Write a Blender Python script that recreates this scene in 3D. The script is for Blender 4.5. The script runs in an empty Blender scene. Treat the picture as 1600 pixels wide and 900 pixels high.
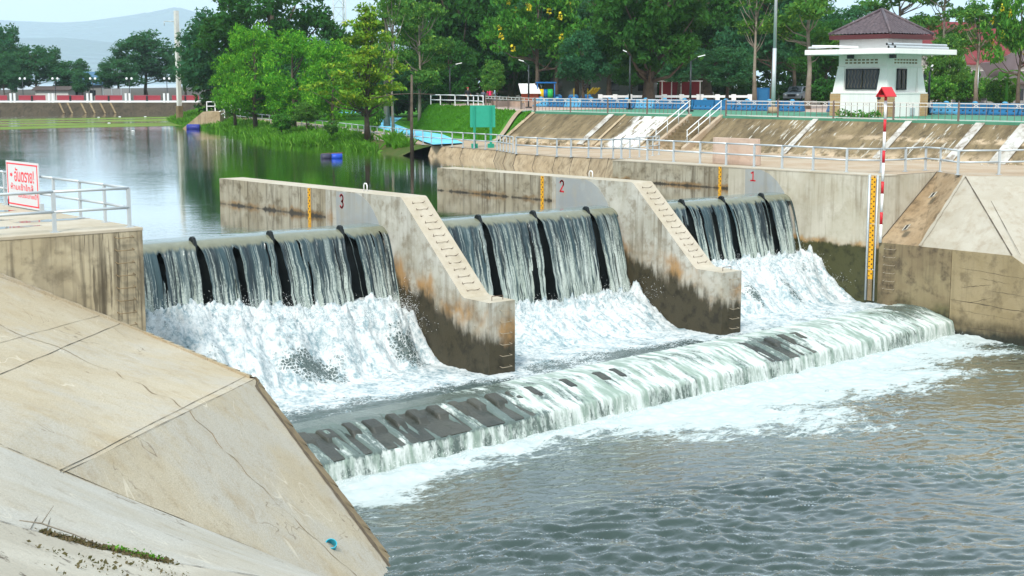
import bpy, math, random
import numpy as np
from mathutils import Vector, Matrix
random.seed(7); RNG = np.random.default_rng(7)
SC = bpy.context.scene
COL = SC.collection
PI = math.pi
def R(d): return math.radians(d)

# ------------------------------------------------------------------ camera frame (x across the river, y upstream, z up; 0 = deck)
CF, CYH, CH, CYAW = 2200.0, 130.0, 3.75, R(40.4)
CP = math.atan((450 - CYH) / CF)
FWD = Vector((math.sin(CYAW) * math.cos(CP), math.cos(CYAW) * math.cos(CP), -math.sin(CP)))
RGT = Vector((math.cos(CYAW), -math.sin(CYAW), 0))
def ground_at(px, D):
    """point of the plan at level distance D in the direction of column px"""
    a = CYAW + math.atan((px - 800) / CF * math.cos(CP))
    k = D / math.cos(a - CYAW)
    return math.sin(a) * k, math.cos(a) * k
def up_at(py, D): return CH + (CYH - py) / CF * D

# ------------------------------------------------------------------ noise
_P = np.random.default_rng(3).permutation(256); _P = np.concatenate([_P, _P, _P])
_G = np.random.default_rng(4).normal(size=(256, 3)); _G /= np.linalg.norm(_G, axis=1)[:, None]
def perlin(x, y, z=0.0):
    x, y, z = np.broadcast_arrays(np.asarray(x, float), np.asarray(y, float), np.asarray(z, float))
    xi, yi, zi = np.floor(x).astype(int), np.floor(y).astype(int), np.floor(z).astype(int)
    xf, yf, zf = x - xi, y - yi, z - zi
    u, v, w = [t * t * t * (t * (t * 6 - 15) + 10) for t in (xf, yf, zf)]
    def g(i, j, k):
        h = _P[_P[_P[(xi + i) & 255] + ((yi + j) & 255)] + ((zi + k) & 255)]
        G = _G[h]
        return G[..., 0] * (xf - i) + G[..., 1] * (yf - j) + G[..., 2] * (zf - k)
    def l(a, b, t): return a + t * (b - a)
    return l(l(l(g(0,0,0), g(1,0,0), u), l(g(0,1,0), g(1,1,0), u), v),
             l(l(g(0,0,1), g(1,0,1), u), l(g(0,1,1), g(1,1,1), u), v), w) * 1.5
def fbm(x, y, z=0.0, o=4, gain=.5):
    s, a, f = 0, 1, 1
    for i in range(o):
        s = s + a * perlin(x * f + 17.3 * i, y * f - 9.1 * i, np.asarray(z) * f + 3.7 * i); a *= gain; f *= 2.03
    return s
def sstep(a, b, x):
    t = np.clip((np.asarray(x, float) - a) / (b - a), 0, 1); return t * t * (3 - 2 * t)

# ------------------------------------------------------------------ objects
def tag(o, label=None, cat=None, group=None, kind=None):
    if label: o['label'] = label
    if cat: o['category'] = cat
    if group: o['group'] = group
    if kind: o['kind'] = kind
    return o
def thing(name, label, cat, loc=(0, 0, 0), group=None, rz=0):
    o = bpy.data.objects.new(name, None); COL.objects.link(o)
    o.empty_display_size = .2
    o.location = loc; o.rotation_euler = (0, 0, rz)
    return tag(o, label, cat, group)
def wmat(p):
    m = Matrix.Identity(4)
    while p is not None:
        m = Matrix.LocRotScale(p.location, p.rotation_euler, p.scale) @ m; p = p.parent
    return m
def link_mesh(name, me, parent=None):
    o = bpy.data.objects.new(name, me); COL.objects.link(o)
    if parent is not None: o.parent = parent
    return o
def dup(root, loc, rz=None, label=None, scale=None, group=None):
    r = root.copy(); COL.objects.link(r); r.location = loc
    if rz is not None: r.rotation_euler = (0, 0, rz)
    if scale is not None: r.scale = scale
    if label: r['label'] = label
    if group: r['group'] = group
    for c in list(root.children):
        d = c.copy(); COL.objects.link(d); d.parent = r
        for g in list(c.children):
            e = g.copy(); COL.objects.link(e); e.parent = d
    return r

class MB:
    """collects shapes in WORLD coordinates; build() links them as one mesh (local to its parent)"""
    def __init__(s): s.v, s.f, s.m, s.sm = [], [], [], []
    def face(s, pts, m=0, smooth=False):
        n = len(s.v); s.v += [tuple(p) for p in pts]; s.f.append(tuple(range(n, n + len(pts)))); s.m.append(m); s.sm.append(smooth)
    def poly(s, vs, fs, m=0, smooth=False):
        n = len(s.v); s.v += [tuple(p) for p in vs]
        for f in fs: s.f.append(tuple(n + i for i in f)); s.m.append(m); s.sm.append(smooth)
    def box(s, lo, hi, m=0, rz=0, piv=None):
        x0, y0, z0 = lo; x1, y1, z1 = hi
        P = [(x0,y0,z0),(x1,y0,z0),(x1,y1,z0),(x0,y1,z0),(x0,y0,z1),(x1,y0,z1),(x1,y1,z1),(x0,y1,z1)]
        if rz:
            cx, cy = piv if piv else ((x0+x1)/2, (y0+y1)/2); c, q = math.cos(rz), math.sin(rz)
            P = [(cx+(x-cx)*c-(y-cy)*q, cy+(x-cx)*q+(y-cy)*c, z) for x, y, z in P]
        s.poly(P, [(0,3,2,1),(4,5,6,7),(0,1,5,4),(1,2,6,5),(2,3,7,6),(3,0,4,7)], m)
    def cbox(s, c, d, m=0, rz=0):
        s.box([c[i]-d[i]/2 for i in range(3)], [c[i]+d[i]/2 for i in range(3)], m, rz)
    def bar(s, p, q, w, h, m=0):
        """box beam from p to q, w wide (level), h high"""
        p, q = Vector(p), Vector(q); d = (q - p).normalized()
        a = d.cross(Vector((0,0,1)))
        a = Vector((1,0,0)) if a.length < 1e-4 else a.normalized()
        b = a.cross(d).normalized()
        P = [e + a*w/2*i + b*h/2*j for e in (p, q) for i, j in ((-1,-1),(1,-1),(1,1),(-1,1))]
        s.poly(P, [(0,1,2,3),(7,6,5,4),(0,4,5,1),(1,5,6,2),(2,6,7,3),(3,7,4,0)], m)
    def tube(s, p, q, r0, r1=None, n=8, m=0, caps=True):
        r1 = r0 if r1 is None else r1
        p, q = Vector(p), Vector(q); d = (q - p).normalized()
        a = d.orthogonal().normalized(); b = d.cross(a)
        P = [e + (a*math.cos(2*PI*i/n) + b*math.sin(2*PI*i/n))*r for e, r in ((p, r0), (q, r1)) for i in range(n)]
        s.poly(P, [(i, (i+1) % n, n+(i+1) % n, n+i) for i in range(n)], m, True)
        if caps:
            k = len(s.v) - 2*n
            s.f += [tuple(k+i for i in reversed(range(n))), tuple(k+n+i for i in range(n))]; s.m += [m, m]; s.sm += [False, False]
    def path(s, pts, rs, n=8, m=0):
        """smooth tube through points"""
        k = len(s.v); L = len(pts); pts = [Vector(p) for p in pts]
        a = (pts[1]-pts[0]).orthogonal().normalized()
        for i, p in enumerate(pts):
            d = (pts[min(i+1, L-1)] - pts[max(i-1, 0)]).normalized()
            a = (a - d*a.dot(d)).normalized(); b = d.cross(a); r = rs[i] if hasattr(rs, '__len__') else rs
            s.v += [tuple(p + (a*math.cos(2*PI*j/n) + b*math.sin(2*PI*j/n))*r) for j in range(n)]
        for i in range(L-1):
            for j in range(n):
                s.f.append((k+i*n+j, k+i*n+(j+1) % n, k+(i+1)*n+(j+1) % n, k+(i+1)*n+j)); s.m.append(m); s.sm.append(True)
        s.f += [tuple(k+j for j in reversed(range(n))), tuple(k+(L-1)*n+j for j in range(n))]; s.m += [m, m]; s.sm += [False, False]
    def prism(s, pts, dvec, m=0):
        """planar polygon pts (3d) swept along dvec"""
        n = len(pts); d = Vector(dvec); A = [Vector(p) for p in pts]; B = [p + d for p in A]
        nrm = Vector((0,0,0))
        for i in range(n): nrm += A[i].cross(A[(i+1) % n])
        if nrm.dot(d) > 0: A, B = list(A), list(B); order = list(range(n)); 
        fs = [tuple(range(n)), tuple(reversed(range(n, 2*n)))] + [((i+1) % n, i, n+i, n+(i+1) % n) for i in range(n)]
        if nrm.dot(d) > 0: fs = [tuple(reversed(f)) for f in fs]
        s.poly(A + B, fs, m)
    def ball(s, c, r, m=0, seg=8, rings=6, sc=(1,1,1)):
        P = []; F = []
        for i in range(rings+1):
            t = PI*i/rings
            for j in range(seg):
                a = 2*PI*j/seg; P.append((c[0]+r*sc[0]*math.sin(t)*math.cos(a), c[1]+r*sc[1]*math.sin(t)*math.sin(a), c[2]+r*sc[2]*math.cos(t)))
        for i in range(rings):
            for j in range(seg): F.append((i*seg+j, (i+1)*seg+j, (i+1)*seg+(j+1) % seg, i*seg+(j+1) % seg))
        s.poly(P, F, m, True)
    def build(s, name, mats, parent=None, bevel=0):
        me = bpy.data.meshes.new(name)
        inv = wmat(parent).inverted() if parent is not None else None
        V = [tuple(inv @ Vector(p)) for p in s.v] if inv is not None else s.v
        me.from_pydata(V, [], s.f)
        for mm in (mats if isinstance(mats, (list, tuple)) else [mats]): me.materials.append(mm)
        me.polygons.foreach_set('material_index', s.m); me.polygons.foreach_set('use_smooth', s.sm); me.update()
        o = link_mesh(name, me, parent)
        if bevel:
            b = o.modifiers.new('bevel', 'BEVEL'); b.width = bevel; b.segments = 2; b.limit_method = 'ANGLE'; b.angle_limit = R(30)
        return o
def np_mesh(name, V, F, mat, smooth=True, uv=None, parent=None):
    """V (n,3), F (k,4 or 3)"""
    me = bpy.data.meshes.new(name); V = np.asarray(V, np.float32); F = np.asarray(F, np.int32)
    k, c = F.shape
    me.vertices.add(len(V)); me.vertices.foreach_set('co', V.ravel())
    me.loops.add(k*c); me.loops.foreach_set('vertex_index', F.ravel())
    me.polygons.add(k); me.polygons.foreach_set('loop_start', np.arange(0, k*c, c, dtype=np.int32))
    me.polygons.foreach_set('loop_total', np.full(k, c, np.int32))
    me.polygons.foreach_set('use_smooth', np.full(k, smooth))
    for m in (mat if isinstance(mat, (list, tuple)) else [mat]): me.materials.append(m)
    if uv is not None:
        l = me.uv_layers.new(name='UVMap'); l.data.foreach_set('uv', np.asarray(uv, np.float32)[F.ravel()].ravel())
    me.update(calc_edges=True); me.validate()
    return link_mesh(name, me, parent)
def grid_faces(n, m, mask=None):
    i = np.arange(n*m).reshape(n, m)
    F = np.stack([i[:-1,:-1], i[:-1,1:], i[1:,1:], i[1:,:-1]], -1).reshape(-1, 4)
    if mask is not None: F = F[mask.reshape(-1)]
    return F

# ------------------------------------------------------------------ materials
class NT:
    def __init__(s, name):
        s.m = bpy.data.materials.new(name); s.m.use_nodes = True; s.t = s.m.node_tree
        s.b = s.t.nodes['Principled BSDF']; s.out = s.t.nodes['Material Output']; s.b.inputs['Specular IOR Level'].default_value = .3
        s._pos = None
    def n(s, t): return s.t.nodes.new('ShaderNode' + t)
    def set(s, sock, v):
        if hasattr(v, 'is_linked') or isinstance(v, bpy.types.NodeSocket): s.t.links.new(v, sock)
        else:
            if isinstance(v, (tuple, list)) and len(v) == 3 and sock.type == 'RGBA': v = (*v, 1)
            sock.default_value = v
    @property
    def pos(s):
        if s._pos is None: s._pos = s.n('NewGeometry').outputs['Position']
        return s._pos
    def map(s, vec, scale=(1,1,1), loc=(0,0,0), rot=(0,0,0)):
        q = s.n('Mapping'); s.set(q.inputs['Vector'], vec); q.inputs['Scale'].default_value = scale; q.inputs['Location'].default_value = loc; q.inputs['Rotation'].default_value = rot
        return q.outputs[0]
    def noise(s, scale, detail=4, rough=.55, vec=None, dist=0):
        q = s.n('TexNoise'); s.set(q.inputs['Vector'], s.pos if vec is None else vec)
        q.inputs['Scale'].default_value = scale; q.inputs['Detail'].default_value = detail; q.inputs['Roughness'].default_value = rough; q.inputs['Distortion'].default_value = dist
        return q.outputs['Fac']
    def vor(s, scale, vec=None, feat='F1', out='Distance', rnd=1):
        q = s.n('TexVoronoi'); q.feature = feat; s.set(q.inputs['Vector'], s.pos if vec is None else vec); q.inputs['Scale'].default_value = scale; q.inputs['Randomness'].default_value = rnd
        return q.outputs[out]
    def ramp(s, fac, a, b, lo=0., hi=1.):
        q = s.n('MapRange'); q.interpolation_type = 'SMOOTHSTEP'; s.set(q.inputs['Value'], fac)
        for k, v in (('From Min', a), ('From Max', b), ('To Min', lo), ('To Max', hi)): q.inputs[k].default_value = v
        return q.outputs[0]
    def mix(s, f, a, b, mode='MIX'):
        q = s.n('Mix'); q.data_type = 'RGBA'; q.blend_type = mode
        s.set(q.inputs[0], f); s.set(q.inputs[6], a); s.set(q.inputs[7], b); return q.outputs[2]
    def math(s, op, a, b=0., clamp=False):
        q = s.n('Math'); q.operation = op; q.use_clamp = clamp; s.set(q.inputs[0], a); s.set(q.inputs[1], b); return q.outputs[0]
    def sep(s, v):
        q = s.n('SeparateXYZ'); s.set(q.inputs[0], v); return q.outputs
    def bump(s, h, strength=.3, dist=.02, normal=None):
        q = s.n('Bump'); s.set(q.inputs['Height'], h); q.inputs['Strength'].default_value = strength; q.inputs['Distance'].default_value = dist
        if normal is not None: s.set(q.inputs['Normal'], normal)
        return q.outputs[0]
    def water(s, color, rough, normal, cover, gain=1.7, ior=1.33):
        """murky body + sky reflection by Fresnel; cover (0..1) = foam or film lying on it"""
        s.t.nodes.remove(s.b); d = s.n('BsdfDiffuse'); g = s.n('BsdfGlossy'); f = s.n('Fresnel'); m = s.n('MixShader')
        s.set(d.inputs['Color'], color); s.set(g.inputs['Roughness'], rough); g.inputs['Color'].default_value = (1, 1, 1, 1); f.inputs['IOR'].default_value = ior
        for q in (d, g, f): s.set(q.inputs['Normal'], normal)
        k = s.math('MULTIPLY', s.math('MULTIPLY', f.outputs[0], gain, True), s.math('SUBTRACT', 1, s.math('MULTIPLY', cover, .9)))
        s.set(m.inputs[0], k); s.t.links.new(d.outputs[0], m.inputs[1]); s.t.links.new(g.outputs[0], m.inputs[2]); s.t.links.new(m.outputs[0], s.out.inputs[0]); return s.m
    def fin(s, color=None, rough=None, normal=None, metal=None, spec=None):
        for k, v in (('Base Color', color), ('Roughness', rough), ('Normal', normal), ('Metallic', metal), ('Specular IOR Level', spec)):
            if v is not None: s.set(s.b.inputs[k], v)
        return s.m
def plain(name, c, rough=.6, metal=0, var=.12, scale=6, spec=.3):
    t = NT(name); f = t.noise(scale, 3)
    a = tuple(x*(1-var) for x in c); b = tuple(min(1, x*(1+var)) for x in c)
    return t.fin(t.mix(f, a, b), rough, metal=metal, spec=spec)
def conc(name, base, alt, dark, streak=.5, blotch=.5, algae=None, algcol=(.035,.035,.02), fringe=(.30,.16,.06), wetamp=.8, bump=.25, spots=.4, strk_scale=2.2, hole=0, drips=0):
    """weathered concrete; algae = (a, b, c, w): growth below z = a + b*x + c*y, edge w wide"""
    t = NT(name); p = t.pos
    c = t.mix(t.ramp(t.noise(.55, 5, .6), .35, .68), base, alt)
    c = t.mix(t.ramp(t.noise(2.3, 6, .65), .46, .70, 0, blotch), c, dark)
    c = t.mix(t.ramp(t.noise(.9, 3, .5, t.map(p, (1, 1, 1), (7, 3, 5))), .56, .60, 0, .35*min(1, blotch*2)), c, tuple(x*1.12 for x in alt))
    sv = t.map(p, (strk_scale, strk_scale, .12))
    c = t.mix(t.math('MULTIPLY', t.ramp(t.noise(1.6, 5, .6, sv), .46, .72, 0, streak), t.ramp(t.noise(.35, 2), .35, .6)), c, tuple(x*.75 for x in dark))
    c = t.mix(t.ramp(t.noise(9, 5, .7), .64, .78, 0, spots), c, tuple(x*.45 for x in dark))
    if drips:
        dv = t.noise(7.5, 4, .7, t.map(p, (1, 1, .05)), .1)
        c = t.mix(t.math('MULTIPLY', t.ramp(dv, .53, .62, 0, drips), t.ramp(t.noise(.55, 3, .5, t.map(p, (1, 1, .5))), .44, .56)), c, tuple(x*.8 for x in dark))
        big = t.math('ABSOLUTE', t.math('SUBTRACT', t.noise(.42, 3, .5, t.map(p, (1, 1, .8))), .5))
        c = t.mix(t.ramp(big, .015, .05, .45*drips, 0), c, tuple(x*1.5 for x in dark))
    if hole:   # form-tie marks
        q = t.n('TexVoronoi'); q.inputs['Scale'].default_value = 1.5; q.inputs['Randomness'].default_value = .25; t.set(q.inputs['Vector'], p)
        c = t.mix(t.ramp(q.outputs['Distance'], .028, .045, .75, 0), c, (.12,.10,.07))
    rough = .85
    if algae:
        a, b, cc, w = algae; x, y, z = t.sep(p)
        lim = t.math('ADD', t.math('ADD', t.math('MULTIPLY', x, b), t.math('MULTIPLY', y, cc)), a)
        d = t.math('SUBTRACT', lim, z)                       # >0 under the line
        d = t.math('ADD', d, t.math('MULTIPLY', t.math('SUBTRACT', t.math('ADD', t.math('MULTIPLY', t.noise(1.1, 6, .65, t.map(p, (1, 1, .6))), .55), t.math('MULTIPLY', t.noise(3.2, 5, .7, t.map(p, (1, 1, .16))), .45)), .5), wetamp*2))
        fr = t.math('MULTIPLY', t.ramp(d, -w*2.2, -w*.2), t.ramp(t.noise(.8, 3), .42, .6, .15, .9))
        c = t.mix(fr, c, t.mix(t.ramp(t.noise(1.7, 5), .4, .65), fringe, tuple(x*.45 for x in fringe)))
        al = t.mix(t.ramp(t.noise(2.6, 5, .65), .45, .7), algcol, tuple(x*.45 for x in algcol))
        c = t.mix(t.ramp(d, -w*.3, w), c, al)
        rough = t.ramp(d, -w, w, .85, .45)
    h = t.math('ADD', t.noise(14, 6, .65), t.math('MULTIPLY', t.noise(2, 4), 1.2))
    return t.fin(c, rough, t.bump(h, bump, .03))
def leafmat(name, a, b, tip=None, trans=.35):
    t = NT(name); t.t.nodes.remove(t.b)
    rnd = t.n('NewGeometry').outputs['Random Per Island']
    c = t.mix(rnd, a, b)
    oi = t.n('ObjectInfo').outputs['Random']
    c = t.mix(t.ramp(oi, 0, 1, 0, .55), c, t.mix(.5, tuple(x*.5 for x in a), tuple(x*y for x, y in zip(b, (1.5, 1.15, .8)))))
    c = t.mix(t.ramp(t.noise(.45, 3), .38, .66, 0, .8), c, tuple((x+y)*.36 for x, y in zip(a, b)))
    if tip: c = t.mix(t.ramp(rnd, .78, .95), c, tip)
    d = t.n('BsdfPrincipled'); t.set(d.inputs['Base Color'], c); d.inputs['Roughness'].default_value = .6; d.inputs['Specular IOR Level'].default_value = .12
    tr = t.n('BsdfTranslucent'); t.set(tr.inputs['Color'], t.mix(.35, c, (.25,.4,.03)))
    q = t.n('MixShader'); q.inputs[0].default_value = trans; t.t.links.new(d.outputs[0], q.inputs[1]); t.t.links.new(tr.outputs[0], q.inputs[2])
    t.t.links.new(q.outputs[0], t.out.inputs[0]); return t.m

MT = {}
MT['conc_slope'] = conc('concrete_slope', (.50,.41,.29), (.56,.49,.38), (.40,.31,.20), streak=0, blotch=.35, spots=.25, bump=.2)
MT['conc_kerb'] = conc('concrete_kerb', (.20,.145,.08), (.26,.195,.11), (.09,.065,.04), streak=.1, blotch=.7, spots=.6, bump=.4)
MT['joint'] = plain('joint_dirt', (.085,.066,.045), .9, var=.5, scale=9)
MT['crease'] = plain('joint_stain', (.20,.155,.10), .9, var=.35, scale=5)
MT['steel'] = plain('galvanised_steel', (.50,.54,.56), .42, .35, var=.1)
MT['white_paint'] = plain('white_paint', (.76,.77,.77), .45, var=.05)
MT['black_steel'] = plain('black_steel', (.006,.009,.010), .5, var=.4)
MT['black_post'] = plain('black_post_paint', (.015,.02,.022), .4)
MT['rust'] = plain('rusty_iron', (.13,.085,.06), .8, var=.4, scale=20)
MT['red_paint'] = plain('red_paint', (.55,.02,.03), .45)
MT['yellow_paint'] = plain('yellow_gauge_paint', (.72,.36,.015), .5)
MT['black_ink'] = plain('black_marking', (.02,.02,.02), .6)
# ================================================================== the weir
WZ = -1.0; BZ = -5.32; DZ = -6.15           # upstream, basin and tail water
MT['pier'] = conc('pier_concrete', (.38,.365,.305), (.50,.49,.44), (.20,.165,.11), streak=1, blotch=.7, algae=(-14.1, 0, .30, .42), algcol=(.052,.043,.024), fringe=(.36,.20,.07), wetamp=1.3, hole=1, drips=.25)
MT['pier_up'] = conc('pier_concrete_upstream', (.33,.29,.205), (.41,.38,.30), (.11,.085,.05), streak=.9, blotch=.75, algae=(-.93, 0, 0, .07), algcol=(.05,.04,.025), fringe=(.28,.17,.07), wetamp=.35, drips=.6)
MT['top'] = conc('pier_top_concrete', (.40,.345,.255), (.46,.41,.33), (.29,.235,.16), streak=0, blotch=.35, spots=.3)
MT['wall'] = conc('abutment_concrete', (.46,.425,.335), (.53,.495,.41), (.24,.19,.12), drips=.3, streak=.6, blotch=.3, algae=(-2.95, 0, 0, .12), algcol=(.06,.06,.022), fringe=(.40,.24,.09), wetamp=.45, hole=1)
MT['wall_left'] = conc('left_abutment_concrete', (.38,.32,.21), (.48,.42,.30), (.11,.09,.06), streak=1, blotch=.6, spots=.5, hole=1, strk_scale=3.2, drips=.8)
MT['lower'] = conc('lower_wall_concrete', (.20,.15,.085), (.27,.22,.125), (.075,.055,.035), streak=.5, blotch=.8, algae=(-5.3, 0, 0, .3), algcol=(.03,.033,.022), fringe=(.12,.11,.05), wetamp=.6)
MT['lower2'] = conc('lower_wall_concrete_yellow', (.27,.21,.115), (.32,.255,.15), (.10,.075,.045), streak=.3, blotch=.6, algae=(-5.75, 0, 0, .25), algcol=(.03,.03,.02), fringe=(.14,.11,.06), wetamp=.5)
MT['seal'] = conc('seal_plate_paint', (.29,.31,.315), (.34,.355,.345), (.35,.33,.27), streak=.6, blotch=.6, spots=.15, bump=.06)
MT['water_stain'] = MT['joint']

# the number glyphs are thick painted strokes: 3 mm prisms lying on the plate (plane x = X)
def stroke(mb, pts, X, w, t=.004, m=0):
    """polyline in (y,z) painted on plane x = X, seen from -x"""
    for (a, b), (c, d) in zip(pts[:-1], pts[1:]):
        L = math.hypot(c-a, d-b); nx, nz = -(d-b)/L*w/2, (c-a)/L*w/2; ex, ez = (c-a)/L*w*.3, (d-b)/L*w*.3
        mb.prism([(X, a-ex+nx, b-ez+nz), (X, c+ex+nx, d+ez+nz), (X, c+ex-nx, d+ez-nz), (X, a-ex-nx, b-ez-nz)], (-t, 0, 0), m)
def arc(cy, cz, r, a0, a1, n=9, ry=1): return [(cy+r*ry*math.cos(R(a0+(a1-a0)*i/n)), cz+r*math.sin(R(a0+(a1-a0)*i/n))) for i in range(n+1)]
def digit(ch, X, y, z, h, mat, parent):
    mb = MB(); w = h*.15; r = h*.25     # +y is to the viewer's left, so strokes are mirrored in y
    if ch == '3':
        stroke(mb, [(y-u, v) for u, v in arc(0, z+r*.95, r, 150, -90, 10, .85)], X, w); stroke(mb, [(y-u, v) for u, v in arc(0, z-r*.95, r, 90, -150, 10, .85)], X, w)
    elif ch == '2':
        stroke(mb, [(y-u, v) for u, v in arc(0, z+r*.9, r, 165, -35, 10, .85)] + [(y+r*.85, z-h*.47), (y-r*.95, z-h*.47)], X, w)
    else:
        stroke(mb, [(y+.1, z+h*.32), (y, z+h*.46), (y, z-h*.46)], X, w); stroke(mb, [(y+.13, z-h*.46), (y-.13, z-h*.46)], X, w)
    return mb.build('number', mat, parent)
def gauge_board(X, y, z0, z1, parent, w=.17, mat=None, name='gauge_board'):
    mb = MB(); mb.box((X-.02, y-w/2, z0), (X-.001, y+w/2, z1)); n = int((z1-z0)/.1)
    g = mb.build(name, MT['yellow_paint'], parent)
    mk = MB()
    for i in range(n):
        z = z1-.05-i*.1
        if i % 2: mk.box((X-.024, y+w*.12, z-.018), (X-.0205, y+w*.42, z+.018))
        else: mk.box((X-.024, y-w*.40, z-.03), (X-.0205, y-w*.12, z+.03))
    q = mk.build('marking', MT['black_ink'], g if g.parent else parent)
    return g
def rung_loop(mb, a, b, out, r=.011, m=0):
    """U shaped step iron between a and b, standing out by vector out"""
    a, b, o = Vector(a), Vector(b), Vector(out)
    for p, q in ((a, a+o), (a+o, b+o), (b+o, b)): mb.tube(p, q, r, r, 5, m)

PIERS = [(27.5, 28.55, '3', 41.55, 43.67, 'second'), (38.4, 39.45, '2', 42.0, 43.2, 'first')]
MT['revet_rung'] = plain('rung_beige', (.34,.29,.21), .8)
def make_pier(x0, x1, num, ynum, ygauge, slab):
    lab = {'3': 'concrete weir pier painted with a red 3, the nearer one to the left', '2': 'concrete weir pier painted with a red 2, between two falls'}[num]
    root = thing('weir_pier', lab, 'weir pier', (x0, 33.4, -7), 'piers between the weir gates')
    mb = MB()
    prof = [(50.3, 0), (38.06, 0), (37.98, -.03), (37.9, -.1), (34.8, -2.93), (34.66, -3.0), (33.4, -3.02), (33.4, -7), (42.6, -7)]
    yc = 42.6                                             # downstream half and upstream half of the body differ in staining
    A = [(yc, 0)] + prof[1:]
    n = len(A); top = {0, 1, 2, 3, 4, 5}
    P = [(x0, y, z) for y, z in A] + [(x1, y, z) for y, z in A]
    mb.poly(P, [tuple(range(n))[::-1] if False else tuple(range(n))], 0); mb.f[-1] = tuple(range(n))
    mb.f.append(tuple(reversed(range(n, 2*n)))); mb.m.append(0); mb.sm.append(False)
    for i in range(n-1):
        mb.f.append((i+1, i, n+i, n+i+1)); mb.m.append(1 if i in top else 0); mb.sm.append(False)
    mb.box((x0, yc+.001, -7), (x1, 50.3, -.003), 2)
    mb.box((x0+.0, yc+.001, -.002), (x1, 50.3, 0), 1)
    body = mb.build('body', [MT['pier'], MT['top'], MT['pier_up']], root)
    sp = MB(); X = x0
    pl = [(ynum+.35, -.03), (40.6, -.03), (40.25, -.12), (39.9, -.30), (39.62, -.55), (39.38, -.85), (39.16, -1.2), (38.95, -1.75), (38.72, -2.7), (39.05, -2.7), (39.3, -1.75), (39.55, -1.35), (39.95, -1.15), (ynum+.35, -1.15)]
    sp.prism([(X-.012, y, z) for y, z in pl], (.010, 0, 0)); sp.build('seal_plate', MT['seal'], root)
    digit(num, X-.013, ynum, -.36, .46, MT['red_paint'], root)
    gauge_board(X, ygauge, -1.25, -.02, root)
    k = 14
    for i in range(k):                                    # step irons up the slope: two bent rods and a bar each
        t = (i+.55)/k; y = 37.9 + (34.8-37.9)*t; z = -.1 + (-2.93+.1)*t; s = MB()
        nx = Vector((0, -.674, .739)); xm = (x0+x1)/2; j = random.uniform(-.02, .02)
        a, b = Vector((xm-.2+j, y, z)), Vector((xm+.2+j, y, z))
        s.path([a+nx*.02, a*.7+b*.3+nx*random.uniform(0,.05)+Vector((0,random.uniform(-.04,.04),0)), a*.3+b*.7+nx*random.uniform(0,.05)+Vector((0,random.uniform(-.04,.04),0)), b+nx*.02], .006, 5)
        for e, sg in ((a, -1), (b, 1)):
            s.tube(e-nx*.02, e+nx*random.uniform(.05, .09)+Vector((sg*.06, random.uniform(-.03,.03), .02)), .012, .008, n=5)
            s.cbox(e+nx*.004, (.04, .035, .008))
        s.build('step_iron', MT['rust'], root)
    for i in range(6):
        z = -3.28 - i*.36; s = MB(); xm = x0+.62
        rung_loop(s, (xm-.2, 33.4, z), (xm+.2, 33.4, z), (0, -.14, -.02), .010); s.build('ladder_rung', MT['revet_rung'], root)
    s = MB(); rung_loop(s, (x0+.35, 33.7, -3.02), (x0+.8, 33.7, -3.02), (0, 0, .14), .012); s.build('grab_rail', MT['rust'], root)
    s = MB(); s.path([(x0+.6, 41.05, -.02), (x0+.6, 41.05, .2), (x0+.6, 41.0, .27), (x0+.6, 40.9, .27), (x0+.6, 40.85, .2), (x0+.6, 40.85, -.02)], .022, 6); s.build('lifting_hook', MT['white_paint'], root)
    return root
for p in PIERS: make_pier(*p)

# ---- abutments
ra = thing('abutment_wall', 'tall concrete abutment painted with a red 1 beside the right fall', 'abutment wall', (49, 34.2, -7))
mb = MB()
def wallprism(pts, z0, z1, m=0, mt=1):
    k = MB.__new__(MB); k.__init__(); n = len(pts)
    lo = [(x, y, z0) for x, y in pts]; hi = [(x, y, z1) for x, y in pts]
    mb.poly(lo+hi, [tuple(range(n, 2*n))], mt)
    b = len(mb.v)-2*n
    for i in range(n):
        j = (i+1) % n; mb.f.append((b+i, b+j, b+n+j, b+n+i)); mb.m.append(m); mb.sm.append(False)
wallprism([(49, 42.4), (49, 34.2), (53.2, 34.2), (53.2, 42.4)], -7, -.02)
mb.box((49, 42.4, -7), (53.2, 49.9, -.02), 2)
ab = mb.build('body', [MT['wall'], MT['wall'], MT['pier_up']], ra)
cp = MB(); cp.box((48.985, 34.185, -.05), (50.1, 49.9, .0)); cp.build('coping', MT['top'], ra)
sp = MB(); sp.prism([(48.985, y, z) for y, z in [(41.4, -.06), (40.5, -.06), (40.05, -.2), (39.6, -.5), (39.2, -.95), (38.9, -1.5), (38.6, -2.5), (38.95, -2.5), (39.3, -1.6), (39.6, -1.3), (40, -1.15), (41.4, -1.15)]], (.01, 0, 0)); sp.build('seal_plate', MT['seal'], ra)
digit('1', 48.984, 40.95, -.36, .42, MT['red_paint'], ra); gauge_board(49, 42.9, -1.25, -.02, ra)
lw = thing('retaining_wall', 'stained lower concrete wall beside the foaming water on the right', 'retaining wall', (49, 20, -8))
mb = MB(); mb.prism([(49, 34.19, -2.75), (49, 30.79, -2.75), (49, 30.79, -8), (49, 34.19, -8)], (1.2, 0, 0)); mb.build('panel', MT['lower'], lw)
mb = MB(); mb.prism([(48.97, 30.75, -2.75), (48.97, 28.2, -2.75), (48.97, 20, -7.3), (48.97, 20, -8), (48.97, 30.75, -8)], (1.2, 0, 0)); mb.build('panel', MT['lower2'], lw)
mb = MB()
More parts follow.
